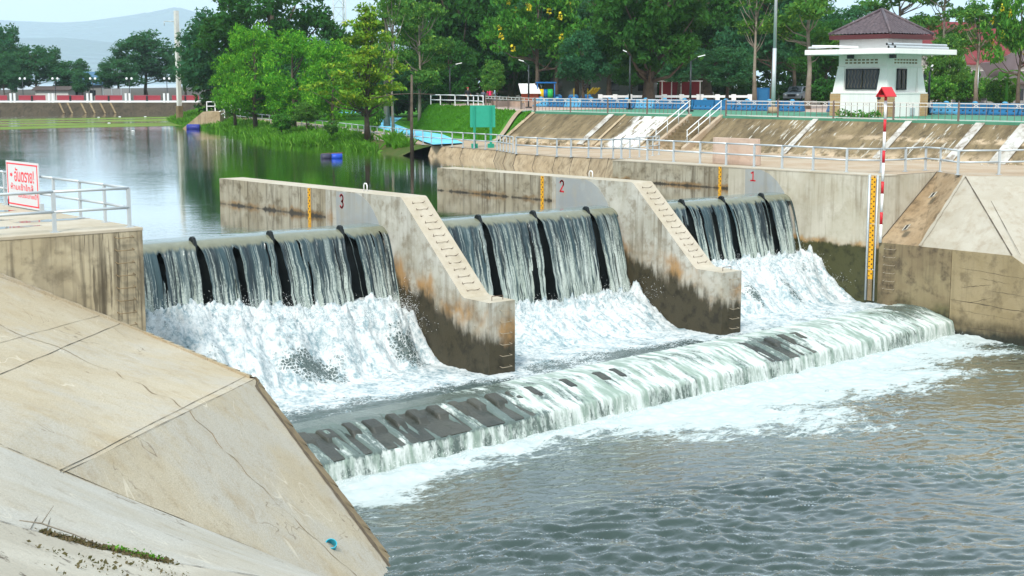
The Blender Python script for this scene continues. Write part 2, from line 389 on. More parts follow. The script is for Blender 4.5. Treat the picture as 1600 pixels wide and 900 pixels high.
for y0, z0, y1, z1, w in ((30.7, -3.4, 27, -3.62, .02), (30.72, -4.72, 27.2, -4.85, .045), (30.7, -5.1, 27.5, -5.2, .015), (30.3, -4.2, 29.0, -3.95, .03), (29.9, -4.75, 28.9, -4.45, .04), (29.2, -4.2, 27, -4.25, .02), (30.2, -5.75, 27, -5.7, .03), (29.6, -3.75, 28.2, -3.85, .02)):
    n = 12; up = []; dn = []
    for i in range(n+1):
        t = i/n; y = y0+(y1-y0)*t; z = z0+(z1-z0)*t + random.uniform(-.02, .02); ww = w*random.uniform(.25, 1)*(math.sin(PI*min(max(t, .06), .94)))
        up.append((48.966, y, z+ww/2)); dn.append((48.966, y, z-ww/2))
    for i in range(n): mb.face([up[i], up[i+1], dn[i+1], dn[i]])
mb.build('crack', MT['joint'], lw)
for i in range(6):
    s = MB(); z = -2.95-i*.33; rung_loop(s, (49, 33.85, z), (49, 33.35, z), (-.15, 0, -.03), .010); s.build('ladder_rung', MT['revet_rung'], lw)

la = thing('abutment_platform', 'stained concrete platform on the left edge carrying the danger sign', 'abutment platform', (16.5, 34.4, -7))
mb = MB(); mb.box((-6, 34.4, -7), (16.5, 52, -.09), 0); mb.build('body', MT['wall_left'], la)
mb = MB(); mb.box((-6, 34.385, -.088), (16.515, 52, 0)); mb.build('deck_slab', MT['top'], la, .012)
for i in range(9):
    s = MB(); z = -.2-i*.33; rung_loop(s, (15.72, 34.4, z), (16.2, 34.4, z), (0, -.13, -.03), .012); s.build('ladder_rung', MT['conc_kerb'], la)
# puddles on the platform
t = NT('puddle_water'); MT['puddle'] = t.fin((.05,.05,.045), .03, spec=.5)
for k, (px, py, rx, ry) in enumerate(((13.6, 36.6, 1.1, .24), (13.2, 38.7, 1.3, .3), (15.35, 37.75, .95, .3), (15.0, 41.5, .8, .35))):
    mb = MB(); n = 26; mb.face([(px+rx*math.cos(2*PI*i/n)*(1+.25*math.sin(3*i+k)), py+ry*math.sin(2*PI*i/n)*(1+.3*math.cos(2*i)), .004) for i in range(n)])
    o = mb.build('puddle', MT['puddle']); tag(o, kind='structure')

# ---- railings
def railing(name, label, posts, h=1.0, group=None, mid=.52, pw=.095, mat='steel', r=.038, ends=None, cat='railing', plate=True):
    """posts: list of (x,y,z); rails follow them, straight between posts"""
    root = thing(name, label, cat, posts[0], group)
    for i, p in enumerate(posts):
        mb = MB(); a = Vector(posts[max(i-1, 0)]); b = Vector(posts[min(i+1, len(posts)-1)])
        rz = math.atan2(b.y-a.y, b.x-a.x)
        if plate: mb.cbox((p[0], p[1], p[2]+.008), (.2, .16, .016), rz=rz)
        mb.cbox((p[0], p[1], p[2]+h/2), (pw, .06, h), rz=rz); mb.build('post', MT[mat], root)
    pts = posts if ends is None else [ends[0]]*bool(ends[0]) + list(posts) + [ends[1]]*bool(ends[1])
    for nm, k in (('top_rail', h), ('mid_rail', mid)):
        mb = MB()
        for a, b in zip(pts[:-1], pts[1:]): mb.tube((a[0], a[1], a[2]+k), (b[0], b[1], b[2]+k), r, n=10)
        for a in pts[1:-1]: mb.ball((a[0], a[1], a[2]+k), r, seg=8, rings=4)
        mb.build(nm, MT[mat], root)
    return root
railing('railing', 'grey pipe railing along the front edge of the left platform', [(16.25, 34.62, 0), (14.22, 34.62, 0), (12.2, 34.62, 0), (10.2, 34.62, 0), (8.2, 34.62, 0)], 1.03, 'grey pipe railings')
railing('railing', 'grey pipe railing behind the danger sign along the platform side', [(16.33, 36.27, 0), (16.33, 37.88, 0), (16.33, 39.7, 0), (16.33, 41.5, 0), (16.33, 43.5, 0), (16.33, 45.5, 0), (16.33, 47.5, 0)], 1.03, 'grey pipe railings', ends=((16.25, 34.62, 0), None))
railing('railing', 'long grey pipe railing on top of the right abutment', [(50.2, 50.5, 0), (50.05, 48.55, 0), (49.9, 46.65, 0), (49.9, 44.95, 0), (49.8, 43.25, 0), (49.75, 41.55, 0), (49.75, 39.95, 0), (49.75, 38.25, 0), (49.7, 36.45, 0), (50.6, 35.35, 0), (52.0, 35.1, 0), (53.35, 35.0, 0)], 1.0, 'grey pipe railings')
railing('railing', 'grey pipe railing above the dry pyramid slope on the right', [(53.0, 34.05, 0), (51.75, 32.4, 0), (53.2, 31.4, 0), (55.0, 30.6, 0), (56.8, 29.8, 0)], 1.0, 'grey pipe railings', ends=((53.35, 35.0, 0), None))
railing('railing', 'short grey railing branching off across the walkway before the stairs', [(51.3, 51.0, -.02), (52.1, 51.1, -.02), (53.6, 51.6, -.02), (54.6, 52.1, -.02)], 1.0, 'grey pipe railings', r=.03, pw=.06)

# ---- danger sign, lies against the side railing
sg = thing('danger_sign', 'white danger board with red Thai lettering on the platform railing', 'sign', (16.2, 41.7, 0))
MT['sign_white'] = plain('sign_white', (.58,.59,.60), .4, var=.03); MT['sign_red'] = plain('sign_red', (.72,.03,.05), .5)
SX, SY0, SY1, SZ0, SZ1 = 16.2, 42.95, 40.45, .04, 1.42
mb = MB(); mb.box((SX, SY1, SZ0), (SX+.025, SY0, SZ1)); mb.build('board', MT['sign_white'], sg)
mb = MB()
for (ya, yb, za, zb) in ((SY1+.05, SY0-.05, SZ1-.1, SZ1-.06), (SY1+.05, SY0-.05, SZ0+.06, SZ0+.1), (SY0-.13, SY0-.07, SZ0+.1, SZ1-.1), (SY1+.07, SY1+.13, SZ0+.1, SZ1-.1)): mb.box((SX-.004, ya, za), (SX-.001, yb, zb))
mb.build('border', MT['sign_red'], sg)
def wall_text(body, y, z, h, w, mat, parent, X, name='lettering', bold=.0):
    cu = bpy.data.curves.new('lettering', 'FONT'); cu.body = body; cu.align_x = 'CENTER'; cu.align_y = 'CENTER'; cu.extrude = .002; cu.offset = bold
    to = bpy.data.objects.new('lettering_tmp', cu); COL.objects.link(to); bpy.context.view_layer.update()
    me = bpy.data.meshes.new_from_object(to.evaluated_get(bpy.context.evaluated_depsgraph_get())); bpy.data.objects.remove(to)
    co = np.empty(len(me.vertices)*3, np.float32); me.vertices.foreach_get('co', co); co = co.reshape(-1, 3)
    lo, hi = co.min(0), co.max(0); s = np.empty_like(co); pl = wmat(parent).translation
    s[:, 0] = X - (co[:, 2]-lo[2]) - pl.x                        # reads towards -y (viewer's right)
    s[:, 1] = y - ((co[:, 0]-lo[0])/(hi[0]-lo[0])-.5)*w - pl.y
    s[:, 2] = z + ((co[:, 1]-lo[1])/(hi[1]-lo[1])-.5)*h - pl.z
    me.vertices.foreach_set('co', s.ravel()); me.materials.clear(); me.materials.append(mat); me.update()
    o = link_mesh(name, me, parent); return o
wall_text('อันตราย!', 41.55, 1.02, .42, 1.5, MT['sign_red'], sg, SX-.001, bold=.012)
mb = MB(); mb.prism([(SX-.004, 42.55+.13*math.cos(PI/6*i)*(1 if i % 2 else .55), 1.0+.07*math.sin(PI/6*i)*(1 if i % 2 else .55)) for i in range(12)], (.003, 0, 0)); mb.build('star', MT['sign_red'], sg)
wall_text('ห้ามเข้าใกล้', 41.75, .66, .2, 1.75, MT['sign_red'], sg, SX-.001, bold=.008)
wall_text('เขตระบายน้ำ', 41.3, .42, .15, 1.5, MT['sign_red'], sg, SX-.001, bold=.008)
s = MB(); [(s := MB(), s.cbox((16.25, yy, .12), (.1, .1, .24)), s.build('foot', MT['steel'], sg)) for yy in (40.42, 42.9)]

# ---- tall yellow staff gauge in its pipe frame, and the red and white pole on the ledge
sf = thing('staff_gauge', 'tall yellow water level gauge between two grey pipes on the right wall', 'staff gauge', (48.9, 34.5, -5.4))
mb = MB(); mb.tube((48.88, 34.68, -5.2), (48.88, 34.68, .02), .05, n=8); mb.build('pipe', MT['steel'], sf)
mb = MB(); mb.tube((48.88, 34.28, -5.2), (48.88, 34.28, .02), .035, n=8); mb.build('pipe', MT['steel'], sf)
mb = MB(); mb.box((48.86, 34.38, -5.2), (48.88, 34.58, -4.3)); mb.build('backing_board', MT['conc_kerb'], sf)
gauge_board(48.88, 34.48, -4.3, -.02, sf, .22)
mb = MB()
for z in (-.06, -2.0, -3.9): mb.tube((48.87, 34.7, z), (48.87, 34.26, z), .014, n=6)
mb.build('clamp', MT['steel'], sf)
pole = thing('marker_pole', 'red and white banded pole with a small red gabled box on top', 'marker pole', (48.93, 34.08, -2.75))
z = -2.75; k = 0; mbw = {0: MB(), 1: MB()}
while z < 3.25:
    z1 = min(z+(.76 if k % 2 == 0 else .5), 3.25); mbw[k % 2].tube((48.93, 34.08, z), (48.93, 34.08, z1), .058, n=10); z = z1; k += 1
mbw[0].build('white_band', MT['white_paint'], pole); mbw[1].build('red_band', MT['red_paint'], pole)
mb = MB(); hb = [(0, -.27, 0), (0, .27, 0), (0, 0, .42)]
for sgn in (1, -1):
    mb.prism([(48.6, 34.08+sgn*.27, 3.22), (48.6, 34.08, 3.6), (48.6, 34.08, 3.56), (48.6, 34.08+sgn*.23, 3.2)], (.7, 0, 0))
mb.build('gable_roof', MT['red_paint'], pole)
mb = MB(); mb.box((48.66, 33.93, 3.2), (49.22, 34.23, 3.28)); mb.build('box', MT['red_paint'], pole)

# ---- near bank: ruled patches
MT['slope_flat'] = conc('concrete_slope_top', (.60,.55,.46), (.66,.61,.52), (.42,.37,.29), streak=0, blotch=.35, spots=.35, bump=.2)
def scratched(name, base):
    t = NT(name); p = t.pos
    c = t.mix(t.ramp(t.noise(.33, 5, .6), .35, .66), base, tuple(x*k for x, k in zip(base, (1.12, 1.18, 1.3))))
    c = t.mix(t.ramp(t.noise(.24, 6, .65, t.map(p, (1, 1, 1), (3, 9, 1))), .46, .62, 0, .75), c, (base[0]*1.02, base[0]*.96, base[0]*.84))
    c = t.mix(t.ramp(t.noise(.9, 6, .7), .5, .72, 0, .5), c, tuple(x*k for x, k in zip(base, (.82, .74, .60))))
    c = t.mix(t.ramp(t.noise(8, 6, .75), .60, .74, 0, .5), c, tuple(x*.4 for x in base))
    c = t.mix(t.ramp(t.noise(38, 4, .7), .40, .66, 0, .55), c, tuple(x*.62 for x in base))
    c = t.mix(t.ramp(t.noise(3.1, 7, .75, t.map(p, (1, .5, 1))), .52, .70, 0, .4), c, tuple(x*k for x, k in zip(base, (.62, .56, .50))))
    for sc, dist, w, am in ((.16, .5, .0009, .5), (.30, .35, .0012, .4), (.6, .3, .0014, .3)):
        q = t.math('ABSOLUTE', t.math('SUBTRACT', t.noise(sc, 2, .5, t.map(p, (1.6, .4, .6), (sc*90, 0, 0), (0, 0, R(35))), dist), .5))
        c = t.mix(t.math('MULTIPLY', t.ramp(q, w*.4, w*1.6, am, 0), t.ramp(t.noise(.5, 3), .48, .6)), c, (.70,.63,.50))
    q = t.math('ABSOLUTE', t.math('SUBTRACT', t.noise(.3, 4, .6, p, 1.2), .47))
    c = t.mix(t.math('MULTIPLY', t.ramp(q, .0015, .005, .7, 0), t.ramp(t.noise(.4, 2), .52, .6)), c, (.16,.12,.08))
    h = t.math('ADD', t.noise(22, 6, .7), t.math('MULTIPLY', t.noise(3, 4), 1.0))
    return t.fin(c, .85, t.bump(h, .5, .03))
MT['slope_main'] = scratched('scratched_concrete', (.45,.37,.25)); MT['slope_pale'] = scratched('pale_concrete', (.48,.43,.345))  # pale copy of the slope concrete: light on the up-facing panel put into colour
def dirty_ground(name):
    t = NT(name); p = t.pos
    c = t.mix(t.ramp(t.noise(.8, 5), .4, .6), (.42,.375,.30), (.50,.455,.375))
    c = t.mix(t.ramp(t.noise(2.2, 7, .75, t.map(p, (2.2, .8, 1), (0,0,0), (0,0,R(-25)))), .57, .66), c, (.12,.095,.07))
    return t.fin(c, .9, t.bump(t.noise(9, 7, .7), .6, .05))
MT['dirt'] = dirty_ground('littered_ground')
def lerp(a, b, t): return tuple(x+(y-x)*t for x, y in zip(a, b))
def poly_at(P, t):
    """point at parameter t (knots are the indices)"""
    i = min(int(t), len(P)-2); return lerp(P[i], P[i+1], t-i)
P1T = [(10.9, 34.39, 0), (12.69, 34.39, -.91), (16.5, 34.39, -2.82), (16.5, 28.7, -3.15)]
P1L = [(3.0, 33.0, 1.2), (4.0, 28.0, .7), (7.0, 19.34, -1.3), (7.97, 19.48, -1.89)]
P2T = [(16.5, 28.7, -3.15), (16.5, 22.88, -6.39), (16.5, 20.6, -7.66)]
P2L = [(7.97, 19.48, -1.89), (13.16, 20.8, -5.04), (16.3, 21.0, -7.2)]
P3A = [(2.0, 19.0, .9), (7.0, 19.34, -1.3), (7.97, 19.48, -1.89), (11.67, 20.45, -4.12), (13.16, 20.8, -5.04), (16.3, 21.0, -7.2)]
P3L = [(2.2, 13.0, .75), (4.70, 13.08, -.4), (5.51, 13.08, -.8), (6.29, 13.12, -1.15), (7.61, 13.35, -1.7), (9.2, 13.5, -2.4), (13.5, 13.7, -4.4), (17.5, 13.8, -6.4)]
V, F, MI = [], [], []
def patch(A, B, n, m, mat, jit=.008):
    k = len(V); ta, tb = len(A)-1, len(B)-1
    for i in range(n+1):
        for j in range(m+1):
            a, b = poly_at(A, min(ta*i/n, ta-1e-9)), poly_at(B, min(tb*i/n, tb-1e-9)); p = lerp(a, b, j/m)
            V.append((p[0], p[1], p[2]+(float(perlin(p[0]*.5, p[1]*.5))*.03 if 0 < j < m and 0 < i < n else 0)))
    for i in range(n):
        for j in range(m): F.append((k+i*(m+1)+j, k+i*(m+1)+j+1, k+(i+1)*(m+1)+j+1, k+(i+1)*(m+1)+j)); MI.append(mat)
patch(P1T, P1L, 36, 24, 0); patch(P2T, P2L, 30, 24, 0)
patch(P3A, P3L, 35, 10, 1)
patch(P3L, [(x, -4, z) for x, y, z in P3L], 35, 16, 2)
k = len(V); V += [(3, 33, 1.2), (4, 28, .7), (2, 19, .9), (7, 19.34, -1.3), (2.2, 13, .75), (2.2, -4, .75), (-8, 33, 1.6), (-8, -4, 1.6), (10.9, 34.39, 0), (-8, 34.39, 1.6)]
F += [(k, k+6, k+7, k+5, k+4, k+2, k+1), (k+1, k+2, k+3), (k+8, k+9, k+6, k)]; MI += [2, 1, 2]
k = len(V); V += [(16.5, 20.6, -7.66), (16.3, 21, -7.2), (17.5, 13.8, -6.4), (19, 13, -8.5), (17.5, -4, -6.4), (19.5, -4, -8.5)]; F += [(k, k+1, k+2, k+3), (k+3, k+2, k+4, k+5)]; MI += [1, 2]
me = bpy.data.meshes.new('river_bank'); me.from_pydata(V, [], F)
for mm in ('slope_main', 'slope_pale', 'dirt'): me.materials.append(MT[mm])
me.polygons.foreach_set('material_index', MI); me.polygons.foreach_set('use_smooth', [True]*len(F)); me.update()
bank = tag(link_mesh('river_bank', me), kind='structure')
def surf(u, v, which=1):
    A, B = (P1T, P1L) if which == 1 else (P2T, P2L)
    p = lerp(poly_at(A, min(u, len(A)-1.001)), poly_at(B, min(u*(len(B)-1)/(len(A)-1), len(B)-1.001)), v)
    return Vector((p[0], p[1], p[2]+float(perlin(p[0]*.5, p[1]*.5))*.03*(0 < v < 1)))
def crack_strip(mb, pts, w, m=0, lift=.010, rag=.4):
    pts = [Vector(p) for p in pts]; L = []
    for i, p in enumerate(pts):
        d = (pts[min(i+1, len(pts)-1)]-pts[max(i-1, 0)]).normalized(); s = d.cross(Vector((0,0,1))).normalized()
        ww = w*random.uniform(1-rag, 1+rag)/2; L.append((p+s*ww+Vector((0,0,lift)), p-s*ww+Vector((0,0,lift))))
    for (a, b), (c, d) in zip(L[:-1], L[1:]): mb.face([a, b, d, c], m)
jb = MB()
for u, w in ((1.68, .010), (1.82, .016), (2.93, .013), (2.995, .014)):                 # construction joints down the slope
    crack_strip(jb, [surf(u, .0+i/40*1.0) for i in range(41)], w)
crack_strip(jb, [surf(2.0*i/40+.99, .995) for i in range(41)]+[surf(1.98*i/30, .995, 2) for i in range(31)], .02, rag=.9)   # crease at the top
crack_strip(jb, [(p[0], p[1], p[2]) for p in [poly_at(P3L, t/12) for t in range(12, 70)]], .022, rag=.9)
for u in (2.955, 2.99):
    a = Vector(surf(u, 1)); crack_strip(jb, [a+(Vector((5.0+.15*(u > 2.97), 13.1, -.55-.07*(u > 2.97)))-a)*i/14 for i in range(15)], .011)
tag(jb.build('joints', MT['joint'], None), kind='structure'); bpy.data.objects['joints'].name = 'bank_joint'
cb = MB(); crack_strip(cb, [surf(.95+i*.05, .45+.0*i+.012*math.sin(i)) for i in range(42)], .02, rag=1); crack_strip(cb, [surf(i*.045, .46+.006*i+.01*math.sin(i*1.7), 2) for i in range(40)], .018, rag=1)
o = cb.build('bank_joint', MT['crease']); tag(o, kind='structure')
kb = MB()                                                                  # edge kerbs
def kerb(P, w, h, mat, n=24, inn=Vector((-1, 0, 0)), slopeto=None):
    pts = [Vector(poly_at(P, (len(P)-1)*i/n-1e-9*(i == n))) for i in range(n+1)]
    for i in range(n):
        a, b = pts[i], pts[i+1]; ia, ib = slopeto(a), slopeto(b); up = Vector((0, 0, h)); j1 = Vector((0,0,.012*math.sin(i*2.1)))
        kb.poly([a+up+j1, b+up+j1, ib+up, ia+up, a-Vector((0,0,.5)), b-Vector((0,0,.5)), ib-Vector((0,0,.05)), ia-Vector((0,0,.05))], [(0,3,2,1),(0,1,5,4),(2,3,7,6)], mat)
kerb([(16.5, 28.7, -3.15), (16.5, 20.6, -7.66)], .3, .05, 0, 40, slopeto=lambda p: p+Vector((-1, 0, .76))*min(.30, max(.02, (28.6-p.y)/1.5)))
kerb([(16.5, 34.3, -2.82), (16.5, 28.7, -3.15)], .15, .035, 1, 30, slopeto=lambda p: p+Vector((-.17, 0, .06)))
kerb([(10.9, 34.36, .0), (12.69, 34.36, -.91), (16.5, 34.36, -2.82)], .15, .035, 1, 30, slopeto=lambda p: p+Vector((0, -.18, -.03)))
tag(kb.build('bank_kerb', [MT['conc_kerb'], MT['slope_main']]), kind='structure')
jb = MB(); crack_strip(jb, [(lambda p: p+Vector((-1, 0, .76))*min(.34, max(.03, (28.6-p.y)/1.45)))(Vector(lerp((16.5, 28.7, -3.15), (16.5, 20.6, -7.66), i/60))) for i in range(61)], .07, lift=.035, rag=.5)
tag(jb.build('bank_joint', MT['joint']), kind='structure')
mb = MB(); mb.face([(16.5, 34.39, -2.9), (16.5, 28.7, -3.25), (16.5, 28.7, -9), (16.5, 34.39, -9)]); mb.face([(16.5, 28.7, -3.25), (16.5, 20.6, -7.7), (16.5, 20.6, -9), (16.5, 28.7, -9)])
tag(mb.build('bank_side', MT['lower']), kind='structure')
# weep pipe in the slope
wp = Vector((14.35, 22.27, -5.10))
t = NT('cyan_plastic'); MT['cyan'] = t.fin((.02,.33,.45), .35)
dr = thing('drain_pipe', 'short cyan plastic pipe end sticking out of the near slope', 'drain pipe', wp)
mb = MB(); d = Vector((-.25, -.55, .75)).normalized(); n = 14; a = d.orthogonal().normalized(); b = d.cross(a)
ring = lambda c, r: [c+(a*math.cos(2*PI*i/n)+b*math.sin(2*PI*i/n))*r for i in range(n)]
r0, r1, r2, r3 = ring(wp-d*.15, .115), ring(wp+d*.06, .115), ring(wp+d*.06, .097), ring(wp-d*.14, .097)
mb.poly(r0+r1+r2+r3, [(k*n+i, k*n+(i+1) % n, (k+1)*n+(i+1) % n, (k+1)*n+i) for k in range(3) for i in range(n)]+[tuple(3*n+i for i in range(n))], 0, False); mb.build('pipe', MT['cyan'], dr)
# ================================================================== water
def lake_water(name):
    t = NT(name); p = t.pos
    x, y, z = t.sep(p)
    # algae film drifting by the far bridge
    alg = t.math('MULTIPLY', t.ramp(t.noise(.05, 6, .65, t.map(p, (.35, 2.2, 1), rot=(0, 0, R(40)))), .40, .52), t.math('MULTIPLY', t.ramp(y, 128, 146), t.ramp(y, 200, 180)))
    c = t.mix(t.math('MULTIPLY', alg, .9), (.016,.032,.022), (.17,.25,.06))
    rip = t.ramp(t.noise(.03, 3), .40, .60, .25, 1)
    h = t.math('ADD', t.math('MULTIPLY', t.noise(1.5, 4, .55, t.map(p, (1, 2.2, 1), rot=(0, 0, R(38)))), rip), t.math('MULTIPLY', t.noise(.35, 2), .5))
    return t.water(c, .05, t.bump(h, .05, .25), alg, 1.75)
MT['lake'] = lake_water('lake_water')
mb = MB()
X = [-160, 16.5, 27.5, 28.55, 38.4, 39.45, 49, 53.6, 420]
for a, b in zip(X[:-1], X[1:]):
    lo = {16.5: 39.95, 28.55: 39.95, 39.45: 39.95}.get(a, 49.8)
    if a == -160: lo = 52
    if a == 49: lo = 49.9
    mb.face([(a, lo, WZ), (b, lo, WZ), (b, 400, WZ), (a, 400, WZ)])
o = mb.build('upstream_water', MT['lake']); tag(o, kind='structure')

GATES = [(16.5, 27.5, (20.38, 23.1, 25.77), -3.15, 'left fall beside the danger sign platform'), (28.55, 38.4, (31.66, 34.27, 36.97), -4.35, 'middle fall between the two piers'), (39.45, 49.0, (42.3, 44.74, 47.3), -3.6, 'right fall beside the tall abutment')]
for gx0, gx1, sp, zb, where in GATES:
    g = thing('crest_gate', 'dark steel crest gate glimpsed through the %s' % where, 'crest gate', (gx0, 39.3, -6.5), 'crest gates under the falls')
    mb = MB(); prof = [(39.75, -1.22), (39.45, -1.2), (39.2, -1.32), (39.0, -1.65), (38.86, -2.3), (38.8, -3.2), (38.8, -6.5), (39.75, -6.5)]
    mb.prism([(gx0+.012, y, z) for y, z in prof], (gx1-gx0-.024, 0, 0)); mb.build('skin_plate', MT['black_steel'], g)
    for s in sp:
        mb = MB(); mb.prism([(s-.06, y, z) for y, z in [(39.3, -1.2), (39.2, -.96), (39.1, -.90), (38.98, -.94), (38.86, -1.2), (38.9, -1.45), (39.1, -1.4)]], (.12, 0, 0)); mb.build('flow_splitter', MT['black_steel'], g, .015)

def fall_mat():
    t = NT('falling_water'); uv = t.n('UVMap').outputs[0]; u, v, _ = t.sep(uv)
    vec = t.n('CombineXYZ'); t.set(vec.inputs[0], t.math('MULTIPLY', u, 1)); t.set(vec.inputs[1], t.math('MULTIPLY', v, .04)); vec = vec.outputs[0]
    base = t.mix(t.ramp(t.noise(2.2, 3, .5, vec), .35, .65), (.006,.015,.020), (.030,.062,.072))
    edge = t.math('ADD', v, t.math('MULTIPLY', t.math('SUBTRACT', t.noise(2.6, 3, .6, t.map(uv, (1, 0, 0))), .5), .9))
    # pale olive band where the sheet rolls over the crest
    col = t.mix(t.ramp(edge, 1.05, 1.22), t.mix(t.ramp(v, .62, .80), (.16,.20,.19), t.mix(t.noise(4, 4), (.12,.125,.085), (.21,.215,.155))), base)
    st = t.noise(6.5, 5, .68, vec, .04); fine = t.noise(22, 3, .6, vec)
    sparkle = t.noise(14, 4, .7, t.map(uv, (1.7, .8, 1)))
    grow = t.ramp(v, 1.0, 4.0, -.035, .07)
    s1 = t.ramp(t.math('ADD', t.math('ADD', st, t.math('MULTIPLY', t.math('SUBTRACT', fine, .5), .5)), grow), .455, .585)
    s1 = t.math('MULTIPLY', s1, t.ramp(edge, 1.06, 1.25))
    gr = t.ramp(t.math('ADD', sparkle, t.ramp(v, .8, 3.6, -.12, .12)), .42, .60, .42, 1)
    wf = t.math('MULTIPLY', s1, gr)
    col = t.mix(t.math('MULTIPLY', wf, .92), col, t.mix(t.noise(3, 3, .5, vec), (.27,.34,.28), (.53,.58,.56)))
    h = t.math('ADD', t.math('MULTIPLY', t.noise(5, 3, .6, vec), 1.6), t.math('MULTIPLY', t.noise(24, 3, .6, t.map(vec, (1, 2.5, 1))), .35))
    t.b.inputs['IOR'].default_value = 1.5
    return t.fin(col, t.math('MAXIMUM', t.ramp(wf, 0, 1, .10, .6), t.ramp(edge, 1.0, 1.3, .08, .26)), t.bump(t.math('MULTIPLY', h, t.ramp(v, .9, 1.3)), .6, .05), spec=.5)
MT['fall'] = fall_mat()
FALLP = np.array([(39.951, -1.0), (39.9, -1.0), (39.75, -1.0), (39.4, -1.005), (39.15, -1.03), (38.98, -1.09), (38.82, -1.22), (38.70, -1.42), (38.58, -1.75), (38.46, -2.15), (38.34, -2.65), (38.2, -3.2), (38.08, -3.8), (37.96, -4.4), (37.86, -5.0)])
_s = np.concatenate([[0], np.cumsum(np.hypot(*np.diff(FALLP, axis=0).T))])
def fall_sheet(x0, x1, gapl, gapr, seed, name, label):
    """one bay of the nappe between two splitters; it draws in at gapl/gapr as it drops"""
    nu = int((x1-x0)/.028); nv = 110
    sv = np.linspace(0, _s[-1], nv); yy = np.interp(sv, _s, FALLP[:, 0]); zz = np.interp(sv, _s, FALLP[:, 1])
    for q in (yy, zz): q[2:-2] = (q[:-4]+q[1:-3]+q[2:-2]+q[3:-1]+q[4:])/5
    a = np.linspace(0, 1, nu)[None, :]; drop = np.clip(-1.02-zz, 0, None)[:, None]
    ins = np.clip((sv-.9)/.5, 0, 1)[:, None]
    wob = lambda k: .05*fbm(sv*1.2+k, seed*3.1)[:, None]
    L = x0 + gapl*(ins*.09+np.sqrt(drop)*.13) + wob(1)*ins*(gapl > 0); Rr = x1 - gapr*(ins*.04+np.sqrt(drop)*.04) + wob(9)*ins*(gapr > 0)
    Xg = L + (Rr-L)*a; U = x0+(x1-x0)*a + 0*sv[:, None]
    S = sv[:, None] + 0*a
    grow = sstep(1.0, 1.5, S+.45*fbm(U*2.6, 3.3, seed, 2))
    fl = (.5-np.abs(fbm(U*1.9, S*.05, seed, 2)))*.17 + (.5-np.abs(fbm(U*5.0, S*.06, seed+5, 3)))*.11 + fbm(U*20, S*1.4, seed, 2)*.008*sstep(1.3, 4, S)
    out = (fl-.08)*grow + np.clip(S-2.2, 0, 3)*.06*fbm(U*3, S*1.0, seed+2, 3)
    edge = sstep(0, .1, a*(x1-x0))*sstep(0, .1, (1-a)*(x1-x0)); out = out*edge
    Y = yy[:, None]-out; Z = zz[:, None]-.18*(1-edge)*grow*0 + .012*fbm(U*1.3, S*.9, seed)*(1-grow)*sstep(.1, .4, S)
    V = np.stack([Xg, Y, Z], -1).reshape(-1, 3); UV = np.stack([U+seed*13.7, S-.10], -1).reshape(-1, 2)
    rib = fbm(U*2.7, S*.10, seed+40, 3)-.05*np.clip(S-1.6, 0, 3)+.25*(seed == 4)
    hole = (rib > .35) & (S > 1.25+.25*fbm(U*3, 1.1, seed, 2)); keep = ~(hole[:-1, :-1] & hole[1:, 1:])
    o = np_mesh(name, V, grid_faces(nv, nu, keep), MT['fall'], True, UV); tag(o, kind='structure')
k = 0
for gx0, gx1, sp, zb, where in GATES:
    e = [gx0+.003]+list(sp)+[gx1-.003]
    for i in range(4):
        k += 1
        fall_sheet(e[i], e[i+1], 1 if i else 0, 1 if i < 3 else 0, k, 'waterfall', '')
# a few loose jets in the gap at the last splitter of the left fall
# ---------------- foaming basin, sill overflow and tail water: one height field each
def sill_y(x): return 28.9 + .055*(np.asarray(x)-18.6)
def foam_top(x):
    return np.where(x < 27.6, -3.25+.25*np.sin((x-16.5)*.55), np.where(x < 38.5, -4.30+.0*x, -3.62))
def white_water(name, sill=False):
    """col attribute-free: foam drawn by noise over dark water; 'foam' point attribute gives its cover"""
    t = NT(name); p = t.pos
    a = t.n('Attribute'); a.attribute_name = 'foam'; f = a.outputs['Fac']
    a2 = t.n('Attribute'); a2.attribute_name = 'dirx'; 
    n1 = t.noise(1.1, 7, .62, t.map(p, (1, 1.6, 1)), .5); n2 = t.noise(5.5, 6, .65, None, .4)
    cell = t.vor(9.0, t.mix(.12, p, t.n('TexNoise').outputs['Color']), 'DISTANCE_TO_EDGE')
    n = t.math('ADD', t.math('MULTIPLY', n1, .62), t.math('MULTIPLY', n2, .38))
    web = t.ramp(cell, .02, .16, .09, -.03)
    k = t.ramp(t.math('ADD', t.math('ADD', n, web), t.math('SUBTRACT', f, .5)), .44, .58)
    dark = t.mix(t.noise(2, 4), (.035,.055,.055), (.10,.14,.13))
    stk = t.noise(1.9, 9, .72, t.map(p, (1.25, .75, .75)), .9)
    wcol = t.mix(t.ramp(t.math('ADD', t.math('MULTIPLY', stk, .6), t.math('MULTIPLY', t.noise(7, 6, .7), .4)), .38, .56), (.20,.29,.32), (.60,.63,.63))
    c = t.mix(k, dark, wcol)
    h = t.math('ADD', t.math('MULTIPLY', t.noise(3.2, 6, .6), 1.5), t.noise(13, 5, .65))
    return t.fin(c, t.ramp(k, 0, 1, .10, .75), t.bump(h, .55, .10), spec=.5)
MT['foam'] = white_water('foaming_water')
def put_attr(o, name, val):
    at = o.data.attributes.new(name, 'FLOAT', 'POINT'); at.data.foreach_set('value', np.asarray(val, np.float32).ravel())

